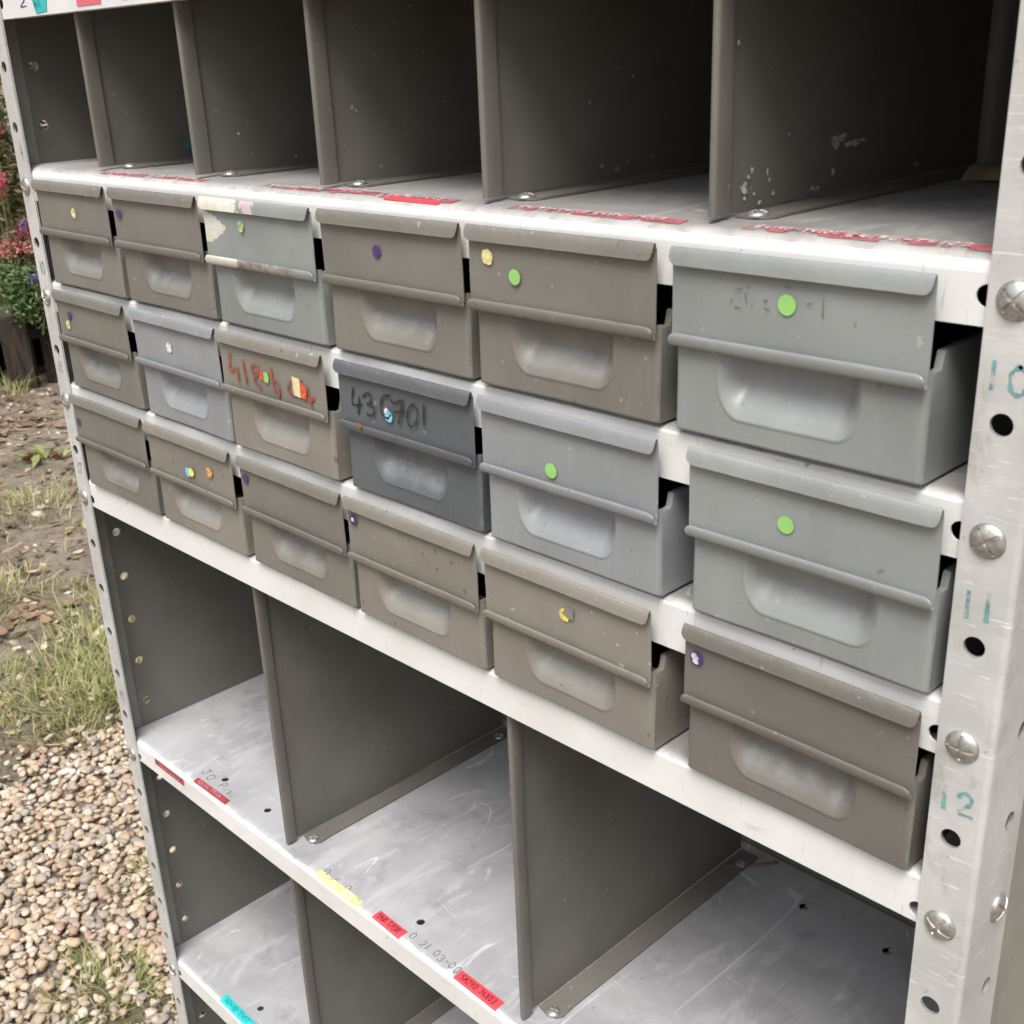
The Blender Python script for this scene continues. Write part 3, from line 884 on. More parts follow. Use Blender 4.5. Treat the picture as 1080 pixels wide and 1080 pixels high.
def post(front_inner, corner, sgn, yfront, ydir, faces):
    """angle post: front flange in the plane y=yfront between corner and front_inner, side flange along y"""
    mb = MB()
    x0, x1 = min(front_inner, corner), max(front_inner, corner)
    zb, zt = ZG + .003, 14.6 * P2
    ks = [i for i in range(-17, 15)]
    hx = (x0 + x1) / 2
    t = .0019
    # front flange (rounded bend at the corner)
    rb = .0028
    if corner > front_inner:
        a, b = x0, corner - rb
    else:
        a, b = corner + rb, x1
    holes = [(hxx(corner), i * P2, .0050) for i in ks]
    if ydir > 0:
        pl = lambda u, v, d: (u, yfront + ydir * d, v)
    else:
        pl = lambda u, v, d: (-u, yfront + ydir * d, v)
    if ydir > 0:
        mb.holed(a, b, zb, zt, holes, t, pl, 0, inner=1)
    else:
        mb.holed(-b, -a, zb, zt, [(-h[0], h[1], h[2]) for h in holes], t, pl, 0, inner=1)
    # side flange
    sholes = [(.031, i * P2, .0050) for i in ks]
    W = .0452
    if sgn > 0:
        pl2 = (lambda u, v, d: (corner - d, yfront + ydir * u, v)) if ydir > 0 else (lambda u, v, d: (corner - d, yfront + ydir * (W + rb - u), v))
    else:
        pl2 = (lambda u, v, d: (corner + d, yfront + ydir * (W + rb - u), v)) if ydir > 0 else (lambda u, v, d: (corner + d, yfront + ydir * u, v))
    flipd = (sgn > 0) != (ydir > 0)
    sh = [((W + rb - u if flipd else u), v, r) for u, v, r in sholes]
    mb.holed(rb, W, zb, zt, sh, t, pl2, 0, inner=1)
    # bend
    A = []
    for i in range(7):
        an = math.pi / 2 * i / 6
        A.append((corner - sgn * rb * (1 - math.sin(an)), yfront + ydir * rb * (1 - math.cos(an))))
    mb.grid([[(x, y, z) for x, y in A] for z in (zb, zt)], 0, flip=(sgn < 0) != (ydir < 0))
    # foot plate
    fx0, fx1 = (corner - .05, corner + .004) if sgn > 0 else (corner - .004, corner + .05)
    fy0, fy1 = (yfront - .004, yfront + .06) if ydir > 0 else (yfront - .06, yfront + .004)
    mb.box(fx0, fx1, fy0, fy1, ZG - .004, ZG + .003, 0)
    return upart(mb, 'post', [M['post'], M['inside']], smooth=30)
def hxx(corner):
    return 0.0 if corner > -.4 else -0.9095
pFR = post(-.0118, XR, 1, 0.0, 1, None)
pFL = post(-.8975, XL, -1, 0.0, 1, None)
pBR = post(-.0118, XR, 1, DEPTH + .010, -1, None)
pBL = post(-.8975, XL, -1, DEPTH + .010, -1, None)

# domed, cross-slotted bolt head (shared mesh)
def bolt_mesh(r=.0079, h=.0036):
    n = 34; mb = MB(); P = []
    for i in range(n + 1):
        row = []
        for j in range(n + 1):
            u, v = 2 * i / n - 1, 2 * j / n - 1
            x = u * math.sqrt(1 - v * v / 2); y = v * math.sqrt(1 - u * u / 2)
            rr = min(1, math.hypot(x, y))
            z = h * (math.sqrt(max(0, 1.0 - .93 * rr * rr)) - .2) / .8 if rr < .999 else 0.0
            if (abs(u) < .075 or abs(v) < .075) and rr < .82:
                z -= .0011
            row.append((x * r, -z, y * r))
        P.append(row)
    mb.grid(P, 0, flip=True)
    # short rim
    ring = [(r * math.cos(2 * math.pi * t / 40), 0, r * math.sin(2 * math.pi * t / 40)) for t in range(41)]
    mb.grid([[(a, .0006, c) for a, b, c in ring], [(a, -.0004, c) for a, b, c in ring]], 0)
    return mb
bolt0 = None
def bolt(parent, x, y, z, axis='front', scale=1.0):
    global bolt0
    if bolt0 is None:
        o = bolt_mesh().build('bolt', M['bolt'], None, smooth=40)
        bolt0 = o
    else:
        o = bolt0.copy(); col.objects.link(o)
    spin = rng.uniform(0, 1.5)
    rot = {'front': Matrix.Identity(4), 'right': Matrix.Rotation(R(90), 4, 'Z'), 'left': Matrix.Rotation(R(-90), 4, 'Z'), 'up': Matrix.Rotation(R(-90), 4, 'X')}[axis]
    o.parent = parent
    o.matrix_parent_inverse = Matrix.Identity(4)
    base = Vector((-0.455, 0.15, ZG)) * 0
    o.matrix_basis = Matrix.Translation((x, y, z)) @ rot @ Matrix.Rotation(spin, 4, 'Y') @ Matrix.Scale(scale, 4)
    return o
LEV = {14: .018, 9: .018, 6: .018, 4: .0157, 2: .0190, 0: .0210, -6: .0210, -12: .0190, -17: .019}
for kx in LEV:
    bolt(pFR, 0.0 + rng.uniform(-.0004, .0004), -.0002, kx * P2, 'front')
    bolt(pFL, -.9095, -.0002, kx * P2, 'front')
for kx in (9, 6, 3, 0, -6, -12):
    bolt(pFR, XR + .0002, .031, kx * P2, 'right')

# side and back panels
def side_panel(x, sgn):
    mb = MB()
    zt, zb = 14.5 * P2, -17.0 * P2
    hs_ = [(.031, i * P2, .0046) for i in range(-16, 15)]
    y0, y1 = .0215, DEPTH
    t = .0011
    if sgn > 0:
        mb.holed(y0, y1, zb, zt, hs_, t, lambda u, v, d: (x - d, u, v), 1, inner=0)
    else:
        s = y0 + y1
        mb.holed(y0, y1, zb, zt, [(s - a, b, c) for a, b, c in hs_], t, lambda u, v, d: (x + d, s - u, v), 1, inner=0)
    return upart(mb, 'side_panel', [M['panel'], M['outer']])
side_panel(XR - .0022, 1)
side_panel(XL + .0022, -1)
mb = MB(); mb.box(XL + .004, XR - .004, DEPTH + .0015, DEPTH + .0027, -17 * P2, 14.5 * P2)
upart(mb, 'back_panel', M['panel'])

# shelves
SX0, SX1 = XL + .0036, XR - .0036
shelf = {}
LB = {14: -.0095, 9: -.0125, 6: -.0125, 4: -.0128, 2: -.0105, 0: -.0075, -6: -.0042, -12: -.0070, -17: -.008}
YF = .0023
def edge_scale(k):
    return 1.0 if k in (6, 9) else (.35 if k in (4, 2, 0) else .5)
def edge_prof(k):
    """rolled front edge of a shelf, (y, drop below the tread), front to back"""
    e = edge_scale(k)
    return [(YF, .0092 * e), (YF + .0003 * e, .0068 * e), (YF + .0014 * e, .0045 * e), (YF + .0034 * e, .0028 * e), (YF + .0064 * e, .0014 * e), (YF + .0102 * e, .0005 * e), (YF + .0150 * e, 0)]
def drop_at(k, y):
    p = edge_prof(k)
    if y <= p[0][0]: return p[0][1]
    for (a, b), (c, d) in zip(p, p[1:]):
        if y <= c: return b + (d - b) * (y - a) / (c - a)
    return 0.0
def make_shelf(k, holes_=(), dirty=False):
    zt = k * P2 + LEV[k]; zb = k * P2 + LB[k]
    mb = MB()
    t = .0012; yf = YF
    A = [(y, zt - d) for y, d in edge_prof(k)]
    mb.holed(SX0, SX1, A[-1][0], DEPTH, [(x, y, .0038) for x, y in holes_], t, lambda u, v, d: (u, v, zt - d), 1, inner=1)
    nseg = 60
    rr = random.Random(k + 50)
    xs = [SX0 + (SX1 - SX0) * i / nseg for i in range(nseg + 1)]
    mb.grid([[(x, y, z) for y, z in A[:3]] for x in xs], 0)
    mb.grid([[(x, y, z) for y, z in A[2:]] for x in xs], 1)
    lh = [(hx, k * P2, .0047) for hx in (-.0128, -.8968)]
    mb.holed(SX0, SX1, zb, A[0][1], lh, t, lambda u, v, d: (u, yf + d, v), 0, inner=0)
    # bottom return of the lip
    mb.box(SX0, SX1, yf + t + .0002, yf + .014, zb + .0002, zb + .0012, 0)
    # side returns and back lip
    mb.box(SX0, SX1, DEPTH - .0012, DEPTH - .0001, zb + .002, zt - .0014, 0)
    o = upart(mb, 'shelf', [M['white'], M['tread_dirty'] if dirty else M['tread']], smooth=35)
    shelf[k] = o
    return zt
HF = [(-.76, .029), (-.6825, .029), (-.45, .0285), (-.218, .029), (-.1405, .029), (-.76, .263), (-.6825, .263), (-.45, .263), (-.2227, .263), (-.1455, .263)]
for k in LEV:
    make_shelf(k, HF if k in (-6, -12, -17) else (), dirty=(k in (9, 6, 4, 2, 0)))

# dividers
def divider(x, k0, k1, yaw=0.0, marks=None):
    z0 = k0 * P2 + LEV[k0]
    z1 = k1 * P2 + LEV[k1] - .0016
    mb = MB()
    t = .0011
    yf = .0108; ye = DEPTH - .012
    zs = z0 + .0026
    # sheet with its front edge folded back on itself (hem on the right-hand face), foot flange with rounded tab
    hem = .0120 if k0 == 6 else .0090
    rb = .0011
    A = [(rb - rb * math.cos(an), rb - rb * math.sin(an)) for an in np.linspace(math.pi, 0, 9)]
    A = [(rb + rb * math.cos(an) , rb - rb * math.sin(an)) for an in np.linspace(0, math.pi, 9)]
    prof = [(.0015, hem), (.0021, hem * .6), (.0022, .004)] + A + [(0, .03), (0, ye - yf)]
    mt = Matrix.Translation((x, yf, 0)) @ Matrix.Rotation(R(yaw), 4, 'Z')
    outer = [Vector((a, b, 0)) for a, b in prof]
    inn = []
    for i, p in enumerate(outer):
        d = (outer[min(i + 1, len(outer) - 1)] - outer[max(i - 1, 0)]).normalized()
        inn.append(p + Vector((d.y, -d.x, 0)) * -t)
    nz = 10
    def ww(i, j):
        return Vector((.0003 * math.sin(j * .9 + x * 40) * (1 if i < 3 else 0), 0, 0))
    G1 = []; G2 = []
    for j in range(nz + 1):
        z = zs + (z1 - zs) * j / nz
        G1.append([mt @ (p + Vector((0, 0, z)) + ww(i, j)) for i, p in enumerate(outer)])
        G2.append([mt @ (p + Vector((0, 0, z)) + ww(i, j)) for i, p in enumerate(inn)])
    mb.grid(G1, 0); mb.grid(G2, 0, flip=True)
    for G in (0, -1):
        mb.grid([G1[G], G2[G]], 0, flip=(G == 0))
    mb.grid([[g[0] for g in G1], [g[0] for g in G2]], 0); mb.grid([[g[-1] for g in G1], [g[-1] for g in G2]], 0)
    # foot flange
    pts = [(.0010, .018), (.012, .016), (.0185, .0185), (.0215, .0235), (.0205, .036), (.0190, ye - yf), (.0010, ye - yf)]
    lo = [mt @ Vector((a, b, z0 + .0004)) for a, b in pts]; hi = [mt @ Vector((a, b, z0 + .0017)) for a, b in pts]
    n = len(pts)
    mb.add(lo + hi, [tuple(range(n))[::-1], tuple(range(n, 2 * n))] + [(i, (i + 1) % n, n + (i + 1) % n, n + i) for i in range(n)])
    # top flange
    mb.box(.0012, .019, .02, ye - yf, z1 - .0022, z1 - .0010, 0, mt)
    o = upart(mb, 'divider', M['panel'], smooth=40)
    for yy in (.0215, .262):
        b = mt @ Vector((.0125, yy, z0 + .0017))
        bolt(o, b.x, b.y, b.z, 'up', .72)
    return o, mt
DV = {}
for i, x in enumerate((-.780, -.6245, -.4668, -.3112, -.1545)):
    DV[(6, i)] = divider(x, 6, 9, rng.uniform(-1.2, .2))
for i, x in enumerate((-.6225, -.3115)):
    DV[(-6, i)] = divider(x, -6, 0, -1.2)
    DV[(-12, i)] = divider(x - .001, -12, -6, -1.0)

# flecks and chips on the dividers (seen on their right-hand faces)
def flecks(dk, items, mat, nm='paint_chip'):
    d, mt = DV[dk]
    for (y, z, r, sx) in items:
        mb = MB()
        c = mt @ Vector((.0007, y, z))
        mb.disc(c, r, (1, 0, 0), (0, 0, 1), 9, 0, .45, rng, sx)
        o = mb.build(nm, mat)
        o.parent = d; o.matrix_parent_inverse = Matrix.Identity(4)
fl = [(.026, .336, .0028, 1.2), (.030, .341, .0016, .8), (.033, .3438, .0018, .9), (.046, .342, .0022, .4), (.048, .3385, .0012, .6), (.035, .3325, .001, 1), (.052, .331, .0012, 1),
      (.108, .351, .0028, 1.5), (.113, .3525, .0022, 1.6), (.117, .353, .0016, 1.6), (.122, .3494, .0017, 2.5), (.130, .3495, .0017, 2.6), (.137, .3505, .0014, 2.0), (.108, .336, .0018, 1),
      (.088, .330, .0014, 1.3), (.092, .329, .0016, 1.6), (.018, .402, .0013, 1), (.027, .331, .001, 1), (.064, .3585, .0008, 1), (.04, .328, .0012, 1.5), (.20, .332, .0012, 3)]
flecks((6, 4), fl, M['chip'])
flecks((6, 3), [(.09, .372, .0012, 1), (.13, .385, .001, 1), (.10, .334, .0014, 1), (.115, .331, .0016, 1.4), (.125, .335, .0012, 1), (.15, .336, .001, 1)], M['chip'])
flecks((6, 0), [(.085, .337, .0040, 1), (.092, .335, .0036, 1.2), (.088, .341, .002, 1.5)], M['teal_chip'])
flecks((6, 2), [(.03, .372, .0013, 1), (.033, .37, .0009, 1), (.05, .333, .001, 1.5)], M['chip'])
flecks((6, 1), [(.04, .352, .0013, 1), (.09, .331, .001, 2)], M['chip'])
flecks((-6, 1), [(.05, -.20, .0009, 1), (.1, -.15, .0008, 1)], M['chip'])

# label tapes, rubbed labels and writing on the shelves
def on_shelf(k):
    zt = k * P2 + LEV[k]
    return lambda u, v, l: (u, max(v, YF - .0004), zt + l - drop_at(k, v))
def on_lip():
    return lambda u, v, l: (u, .0023 - l, v)
def tape(k, quad, mat, place, text=None, inkm=None, th=.0005, name='label_tape', lines=None, h=.5, cw=None, wd=.00075):
    mb = MB()
    a, b, c, d = quad          # front-left, back-left, back-right, front-right
    n = 10
    P = []
    for j in range(7):
        row = []
        for i in range(n + 1):
            t = i / n; q = j / 6
            lo = np.array(a) * (1 - t) + np.array(d) * t
            hi = np.array(b) * (1 - t) + np.array(c) * t
            p = lo * (1 - q) + hi * q
            row.append(place(p[0], p[1], th))
        P.append(row)
    mb.grid(P)
    o = mb.build(name, mat); o.parent = shelf[k]
    if text:
        A, B, D = np.array(a), np.array(b), np.array(d)
        ex, ey = D - A, B - A
        L, H = np.linalg.norm(ex), np.linalg.norm(ey)
        ex, ey = ex / L, ey / H
        cw = cw or L * .80 / (len(text) * 1.3)
        q = lambda u, v, l: place(*(A + ex * u + ey * v), l)
        m2 = MB()
        write(m2, text, L * .10, H * (.5 - h / 2), H * h, cw, wd, q, th + .0005, gap=.3, rng=rng, jit=.05)
        o2 = m2.build('lettering', inkm); o2.parent = shelf[k]
    return o
tape(-6, [(-.4866, .0040), (-.4857, .0138), (-.4484, .0128), (-.4492, .0030)], M['tape_red'], on_shelf(-6), '5410 T/E00', M['ink_print'])
tape(-6, [(-.3828, .0045), (-.3821, .0145), (-.3330, .0140), (-.3330, .0036)], M['tape_red'], on_shelf(-6), '5A290 34X03', M['ink_print'])
tape(-6, [(-.8586, -.2960), (-.8586, -.2885), (-.7985, -.2885), (-.7985, -.2965)], M['tape_old'], on_lip(), '5A310-34E07', M['ink_pale'], wd=.0005)
tape(-6, [(-.7822, .0048), (-.7835, .0115), (-.7235, .0122), (-.7222, .0052)], M['tape_old'], on_shelf(-6), 'E4171-T7104', M['ink_pale'], wd=.0005)
tape(-6, [(-.5690, .0032), (-.5700, .0110), (-.5068, .0107), (-.5055, .0028)], M['tape_yellow'], on_shelf(-6))
tape(-12, [(-.8055, .0038), (-.8075, .0145), (-.7440, .0130), (-.7425, .0030)], M['tape_teal'], on_shelf(-12), 'A0410-T402', M['ink_black'], wd=.0005)
for nm_k, txt, u0, v0, h, cw, m_ in ((-6, 'J0 P', -.790, .0175, .0085, .0085, 'ink_black'), (-6, '-71', -.748, .0150, .006, .006, 'ink_faint'),
                                     (-6, '0 21 03-00', -.4440, .0105, .0068, .0048, 'ink_faint'), (-6, '0 6 0', -.566, .0105, .006, .006, 'ink_faint')):
    mb = MB(); write(mb, txt, u0, v0, h, cw, .0008, on_shelf(nm_k), jit=.12, rng=rng, slope=-.04)
    o = mb.build('handwriting', M[m_]); o.parent = shelf[nm_k]
# rubbed red tape along the front of the upper bay floor
for a, b, v0, v1 in ((-.772, -.700, .001, .006), (-.690, -.610, -.002 + .005, .008), (-.535, -.45, .004, .008), (-.50, -.41, .0075, .011), (-.465, -.40, .0125, .0165),
                     (-.405, -.335, .004, .012), (-.29, -.22, .004, .008), (-.235, -.17, .003, .0075), (-.135, -.075, .004, .010), (-.09, -.012, .003, .0085)):
    v0, v1 = .0075 + (v0 - .003) * .5, .0118 + (v1 - .006) * .55
    tape(6, [(a, v0), (a + .002, v1), (b + .002, v1), (b, v0)], M['tape_rub'], on_shelf(6), 'E4170-T4102', M['ink_pale'], wd=.0007, h=.5)
tape(6, [(-.397, .0060), (-.396, .0100), (-.345, .0095), (-.346, .0055)], M['tape_red'], on_shelf(6), th=.0006)
# top shelf lip labels
tape(9, [(-.8300, .4462), (-.8350, .4600), (-.8060, .4600), (-.8097, .4472)], M['tape_teal'], on_lip(), 'A11', M['ink_black'], h=.4)
tape(9, [(-.7550, .4480), (-.7550, .4600), (-.7150, .4600), (-.7150, .4480)], M['tape_pink'], on_lip())
tape(9, [(-.6810, .4490), (-.6810, .4600), (-.6400, .4600), (-.6400, .4490)], M['tape_pink'], on_lip())
mb = MB(); write(mb, '2', -.860, .453, .008, .012, .0016, on_lip(), rng=rng, jit=.1)
o = mb.build('handwriting', M['dot_purple']); o.parent = shelf[9]

# numbers on the posts
def on_post(u, v, l): return (u, -l, v)
def post_no(p, parts, mat, wd):
    mb = MB()
    for t, u, v, h, cw in parts:
        write(mb, t, u, v, h, cw, wd, on_post, rng=rng, jit=.05)
    o = mb.build('painted_number', mat); o.parent = p
post_no(pFR, [('1', -.0085, .2685, .0108, .0080), ('0', .0007, .2672, .0115, .0082)], M['ink_teal'], .0021)
post_no(pFR, [('1', -.0078, .1655, .0118, .0080), ('1', .0012, .1665, .0122, .0080)], M['ink_teal'], .0021)
post_no(pFR, [('1', -.0078, .0665, .0112, .0080), ('2', .0006, .0665, .0112, .0076)], M['ink_teal'], .0021)
for z, t in ((.3280, '9'), (.2260, '10'), (.1305, '11'), (.0265, '12'), (-.235, '15')):
    post_no(pFL, [(t, -.9125 if len(t) > 1 else -.909, z, .0110, .0055)], M['ink_faint'] if t not in ('10',) else M['ink_black'], .0011)

# ------------------------------------------------------------------ the drawers
DW = .1335
def drawer_body(seed, a=.0380, cxo=0.0, depth=.0096):
    r = random.Random(seed)
    mb = MB()
    nx, nz = 150, 72
    H = .0535; hw = DW / 2
    yf = -.0022; rr = .0030
    P = []; W = []
    wbx = r.uniform(.0, 6)
    for j in range(nz + 1):
        z = .0019 + (H - .0019) * (j / nz) ** 1.15
        row = []; wr = []
        for i in range(nx + 1):
            t = i / nx
            x = -hw + DW * (0.5 - 0.5 * math.cos(math.pi * t)) * .35 + DW * t * .65
            d = 0.0
            ex = hw - abs(x)
            if ex < rr: d += rr - math.sqrt(max(0, rr * rr - (rr - ex) ** 2))
            if z < .0032: d += .0018 * ((.0032 - z) / .0013) ** 2 * .6
            u = (a - abs(x - cxo)) / .0140; v = (z - .0125) / .0205
            m = 1 - math.hypot(max(0, 1 - u), max(0, 1 - v))
            m = max(0, min(1, m))
            d += depth * smoothstep(0, 1, m)
            # pressed rim around the hollow
            d -= .0005 * smoothstep(0, .05, m) * math.exp(-(max(0, m - .06) / .07) ** 2) if m > 0 else 0
            d += .0005 * math.sin(x * 55 + wbx) * math.sin(z * 60 + wbx)
            row.append((x, yf + d, z))
            ww = 1.25 * smoothstep(.10, .50, m) * (1 - .5 * smoothstep(.70, 1.0, m)) * (1 - .85 * smoothstep(.55, 1.35, v))
            ww += .25 * smoothstep(.8, 1, m) * (1 - smoothstep(.2, 1.0, (v - 1)))
            ww += 1.5 * r.uniform(.2, 1) * (1 if ex < .0010 or z < .0024 else 0)
            wr.append(min(1.5, ww))
        P.append(row); W.append(wr)
    o = mb.grid(P)
    for j in range(nz + 1):
        for i in range(nx + 1):
            if W[j][i] > 0: mb.wear[o + j * (nx + 1) + i] = W[j][i]
    # sides (outer wall, rim turned in, inner wall), floor and back
    y0 = yf + rr; yb = .272
    for s in (-1, 1):
        x = s * hw; xi = s * (hw - .0011)
        top = [(y0, .0515), (y0 + .0065, .0520), (y0 + .0085, .0595), (.04, .0600), (yb, .0600)]
        out = [[(x, y, 0.0019) for y, z in top], [(x, y, .03) for y, z in top], [(x, y, z - .0008) for y, z in top], [(x - s * .0004, y, z) for y, z in top], [(x - s * .0035, y, z) for y, z in top], [(x - s * .0035, y, z - .0012) for y, z in top], [(xi, y, z - .0016) for y, z in top], [(xi, y, .0016) for y, z in top]]
        mb.grid(out, 0, flip=(s < 0))
    mb.box(-hw + .0012, hw - .0012, y0, yb, .0010, .0020)
    mb.box(-hw + .0002, hw - .0002, yb, yb + .0011, .0004, .0600)
    # inner skin of the front
    mb.box(-hw + .0012, hw - .0012, .0096, .0104, .0016, .0480)
    return mb

def drawer_plate(seed):
    """front label plate: flat card with a rolled flap along the top (folded down) and the bottom (folded up)"""
    r = random.Random(seed)
    mb = MB()
    hw = .0672
    zb, zt = .0458, .0945
    yp = -.0046; t = .0007
    n = 44
    xs = [-hw + 2 * hw * i / n for i in range(n + 1)]
    # densify the ends
    xs = sorted(set(xs + [-hw + .0006 * i for i in range(1, 8)] + [hw - .0006 * i for i in range(1, 8)]))
    bow = [.0005 * math.sin(x * 23 + seed) + .0003 * math.sin(x * 61 + seed * 2) for x in xs]
    prof = [(0, -.0030), (-.0001, -.0008), (-.0006, -.0002), (-.0013, -.0002), (-.0020, -.0009), (-.0026, -.0023), (-.0031, -.0042), (-.0034, -.0062), (-.0036, -.0078), (-.0037, -.0088)]
    prof_low = [(0, -.0030), (-.0001, -.0009), (-.0006, -.0002), (-.0014, -.0001), (-.0024, -.0008), (-.0030, -.0020), (-.0034, -.0036), (-.0036, -.0052), (-.0035, -.0064), (-.0031, -.0071)]
    cr = .0050
    def ext(x):
        e = hw - abs(x)
        return 0.55 + .45 * math.sqrt(max(0, 1 - (1 - min(1, e / cr)) ** 2))
    for sgn, z0 in ((1, zt), (-1, zb)):
        outer = []; inner = []
        for x, bw in zip(xs, bow):
            k = ext(x)
            rowo = []; rowi = []
            for idx, (dy, dz) in enumerate(prof if sgn > 0 else prof_low):
                f = 1 if idx < 4 else (1 + (k - 1) * (idx - 3) / (len(prof) - 4))
                dent = r.uniform(-.00006, .00006)
                yy = yp + dy + bw * .6 + dent; zz = z0 + sgn * dz * f
                rowo.append((x, yy, zz))
                # inside surface pulled towards the roll's axis
                ax, az = yp - .0012, z0 - sgn * .0045
                L = math.hypot(yy - ax, zz - az) or 1
                rowi.append((x, yy + (ax - yy) / L * t, zz + (az - zz) / L * t))
            outer.append(rowo); inner.append(rowi)
        oo = mb.grid(outer, 0, flip=(sgn < 0)); mb.grid(inner, 0, flip=(sgn > 0))
        m = len(prof)
        for a in range(len(xs)):
            for b_ in (3, 4, 5):
                mb.wear[oo + a * m + b_] = max(0, r.uniform(-.25, .55))
            mb.wear[oo + a * m + m - 1] = r.uniform(.2, 1.2)
        mb.grid([[q[-1] for q in outer], [q[-1] for q in inner]], 0, flip=(sgn > 0))
        for e in (0, -1):
            mb.grid([outer[e], inner[e]], 0, flip=(e == 0))
    # the flat
    zz = [zb + .0030 + (zt - zb - .006) * i / 8 for i in range(9)]
    f1 = [[(x, yp + bw * .6 + .0004 * math.sin(z * 120 + seed) * math.cos(x * 30), z) for x, bw in zip(xs, bow)] for z in zz]
    f2 = [[(p[0], p[1] + t, p[2]) for p in row] for row in f1]
    of = mb.grid(f1, 0)
    for a in range(9):
        for b_ in (0, len(xs) - 1):
            mb.wear[of + a * len(xs) + b_] = r.uniform(.3, 1.4); mb.grid(f2, 0, flip=True)
    for e in (0, -1):
        mb.grid([[q[e] for q in f1], [q[e] for q in f2]], 0, flip=(e == 0))
    return mb

def on_plate(u, v, l): return (u, -.0054 - l, v)
XC = {6: [-.809, -.666, -.5245, -.382, -.240, -.0963], 4: [-.81, -.665, -.527, -.378, -.2375, -.0835], 2: [-.811, -.668, -.522, -.382, -.241, -.0842]}
XC = {k: [x - .0017 * (.183 - x) / .454 for x in v] for k, v in XC.items()}
ROW = {6: 4, 4: 2, 2: 0}         # rows by the shelf above -> shelf they stand on
spec = {
 (6, 0): ('taupe', 'taupe metal drawer with one cream dot, far left end of the top drawer row', [('dot_cream', .0057, .0690, .0046)]),
 (6, 1): ('taupe', 'taupe metal drawer with one purple dot at its left, left of the flaking grey drawer', [('dot_purple', -.0560, .0738, .0040)]),
 (6, 2): ('grey_green', 'grey drawer with cream paint flaking at the left of its label plate', [('dot_palegreen', -.0173, .0760, .0040)]),
 (6, 3): ('taupe', 'taupe metal drawer with one ragged purple dot near the middle, top drawer row', [('dot_purple', -.0096, .0716, .0044)]),
 (6, 4): ('taupe', 'taupe metal drawer with a cream dot and a green dot side by side', [('dot_cream', -.0514, .0771, .0046), ('dot_green', -.0302, .0679, .0046)]),
 (6, 5): ('light_grey', 'large looking light grey drawer with green dot and faint scribbles, right of the top row', [('dot_green', -.0017, .0735, .0050)]),
 (4, 0): ('taupe', 'taupe drawer with a purple dot over a cream dot, left end of middle row', [('dot_purple', -.0413, .0722, .0040), ('dot_cream', -.0467, .0636, .0042)]),
 (4, 1): ('pale_blue', 'pale blue grey drawer with a scuffed whitish dot, second in middle row', [('dot_white', -.0083, .0679, .0046)]),
 (4, 2): ('taupe_light', 'worn taupe drawer with red handwritten digits and sticker scraps', []),
 (4, 3): ('slate', 'dark slate blue drawer with the number 430701 in black marker', [('dot_blue', -.0140, .0640, .0042)]),
 (4, 4): ('pale_blue', 'pale blue grey drawer with a green dot, right of the number 430701', [('dot_green', -.0091, .0595, .0048)]),
 (4, 5): ('light_grey', 'light grey drawer with a clean green dot, right end of middle row beside number 11', [('dot_green', -.0092, .0668, .0048)]),
 (2, 0): ('taupe', 'taupe drawer with a purple dot, left end of the bottom drawer row', [('dot_purple', -.0600, .0668, .0040)]),
 (2, 1): ('taupe_light', 'taupe drawer with a blue and yellow dot and an orange dot, bottom row', [('dot_blue', -.0028, .0618, .0042), ('dot_yellow', .0032, .0626, .0042), ('dot_orange', .0332, .0693, .0046)]),
 (2, 2): ('taupe', 'taupe drawer with a plain purple dot at top left, third in the bottom row', [('dot_purple', -.0590, .0760, .0042)]),
 (2, 3): ('taupe_light', 'speckled taupe drawer with a purple ring sticker at top left, below the slate blue drawer', [('dot_purple', -.0590, .0780, .0044)]),
 (2, 4): ('taupe_light', 'taupe drawer with a torn half yellow dot, bottom row', [('dot_yellow', .0026, .0703, .0044)]),
 (2, 5): ('taupe_dark', 'dark taupe drawer with a torn purple and white dot, nearest in the bottom row', [('dot_purple', -.0590, .0756, .0046)]),
}
DG = 'steel drawers on the shelves'
bodies = [drawer_body(3, .0388, 0.0).build('body', M['taupe'], None, smooth=50), drawer_body(8, .0380, .003, .0090).build('body', M['taupe'], None, smooth=50), drawer_body(12, .0392, -.002, .0104).build('body', M['taupe'], None, smooth=50)]
plates = [drawer_plate(s).build('label_plate', M['taupe'], None, smooth=50) for s in (1, 4, 9)]
used = set()
DR = {}
def take(src, i, kind):
    o = src[i]
    if (kind, i) in used:
        o = o.copy(); col.objects.link(o)
        o.data = src[i].data.copy() if False else o.data
    used.add((kind, i))
    return o
seq = [0, 1, 2, 1, 0, 2, 2, 0, 1, 0, 2, 1, 1, 2, 0, 2, 1, 0]
n_ = 0
for (k, c), (mat, label, dots) in spec.items():
    z = ROW[k] * P2 + LEV[ROW[k]] + .0001
    e = empty('drawer', (XC[k][c], rng.uniform(-.0006, .0006), z), label, 'drawer', DG)
    e.rotation_euler = (0, 0, R(rng.uniform(-.35, .35)))
    DR[(k, c)] = e
    bi = seq[n_]; pi = seq[(n_ + 5) % 18]; n_ += 1
    b = take(bodies, bi, 'b'); b.parent = e
    p = take(plates, pi, 'p'); p.parent = e
    for o, mm in ((b, M[mat]), (p, M['peel'] if (k, c) == (6, 2) else M[mat])):
        o.material_slots[0].link = 'OBJECT'
        o.material_slots[0].material = mm
    b.location = (0, 0, 0); p.location = (0, rng.uniform(-.0006, .0002), rng.uniform(-.0004, .0004))
    for i, (dm, u, v, r_) in enumerate(dots):
        mb = MB()
        clean = dm in ('dot_green',)
        mb.disc(on_plate(u, v, .00035 + .00012 * i), r_ * .95, (0, -1, 0), (0, 0, 1), 24, 0, 0 if clean else .10, rng, 1.0)
        o = mb.build('dot_sticker', M[dm]); o.parent = p
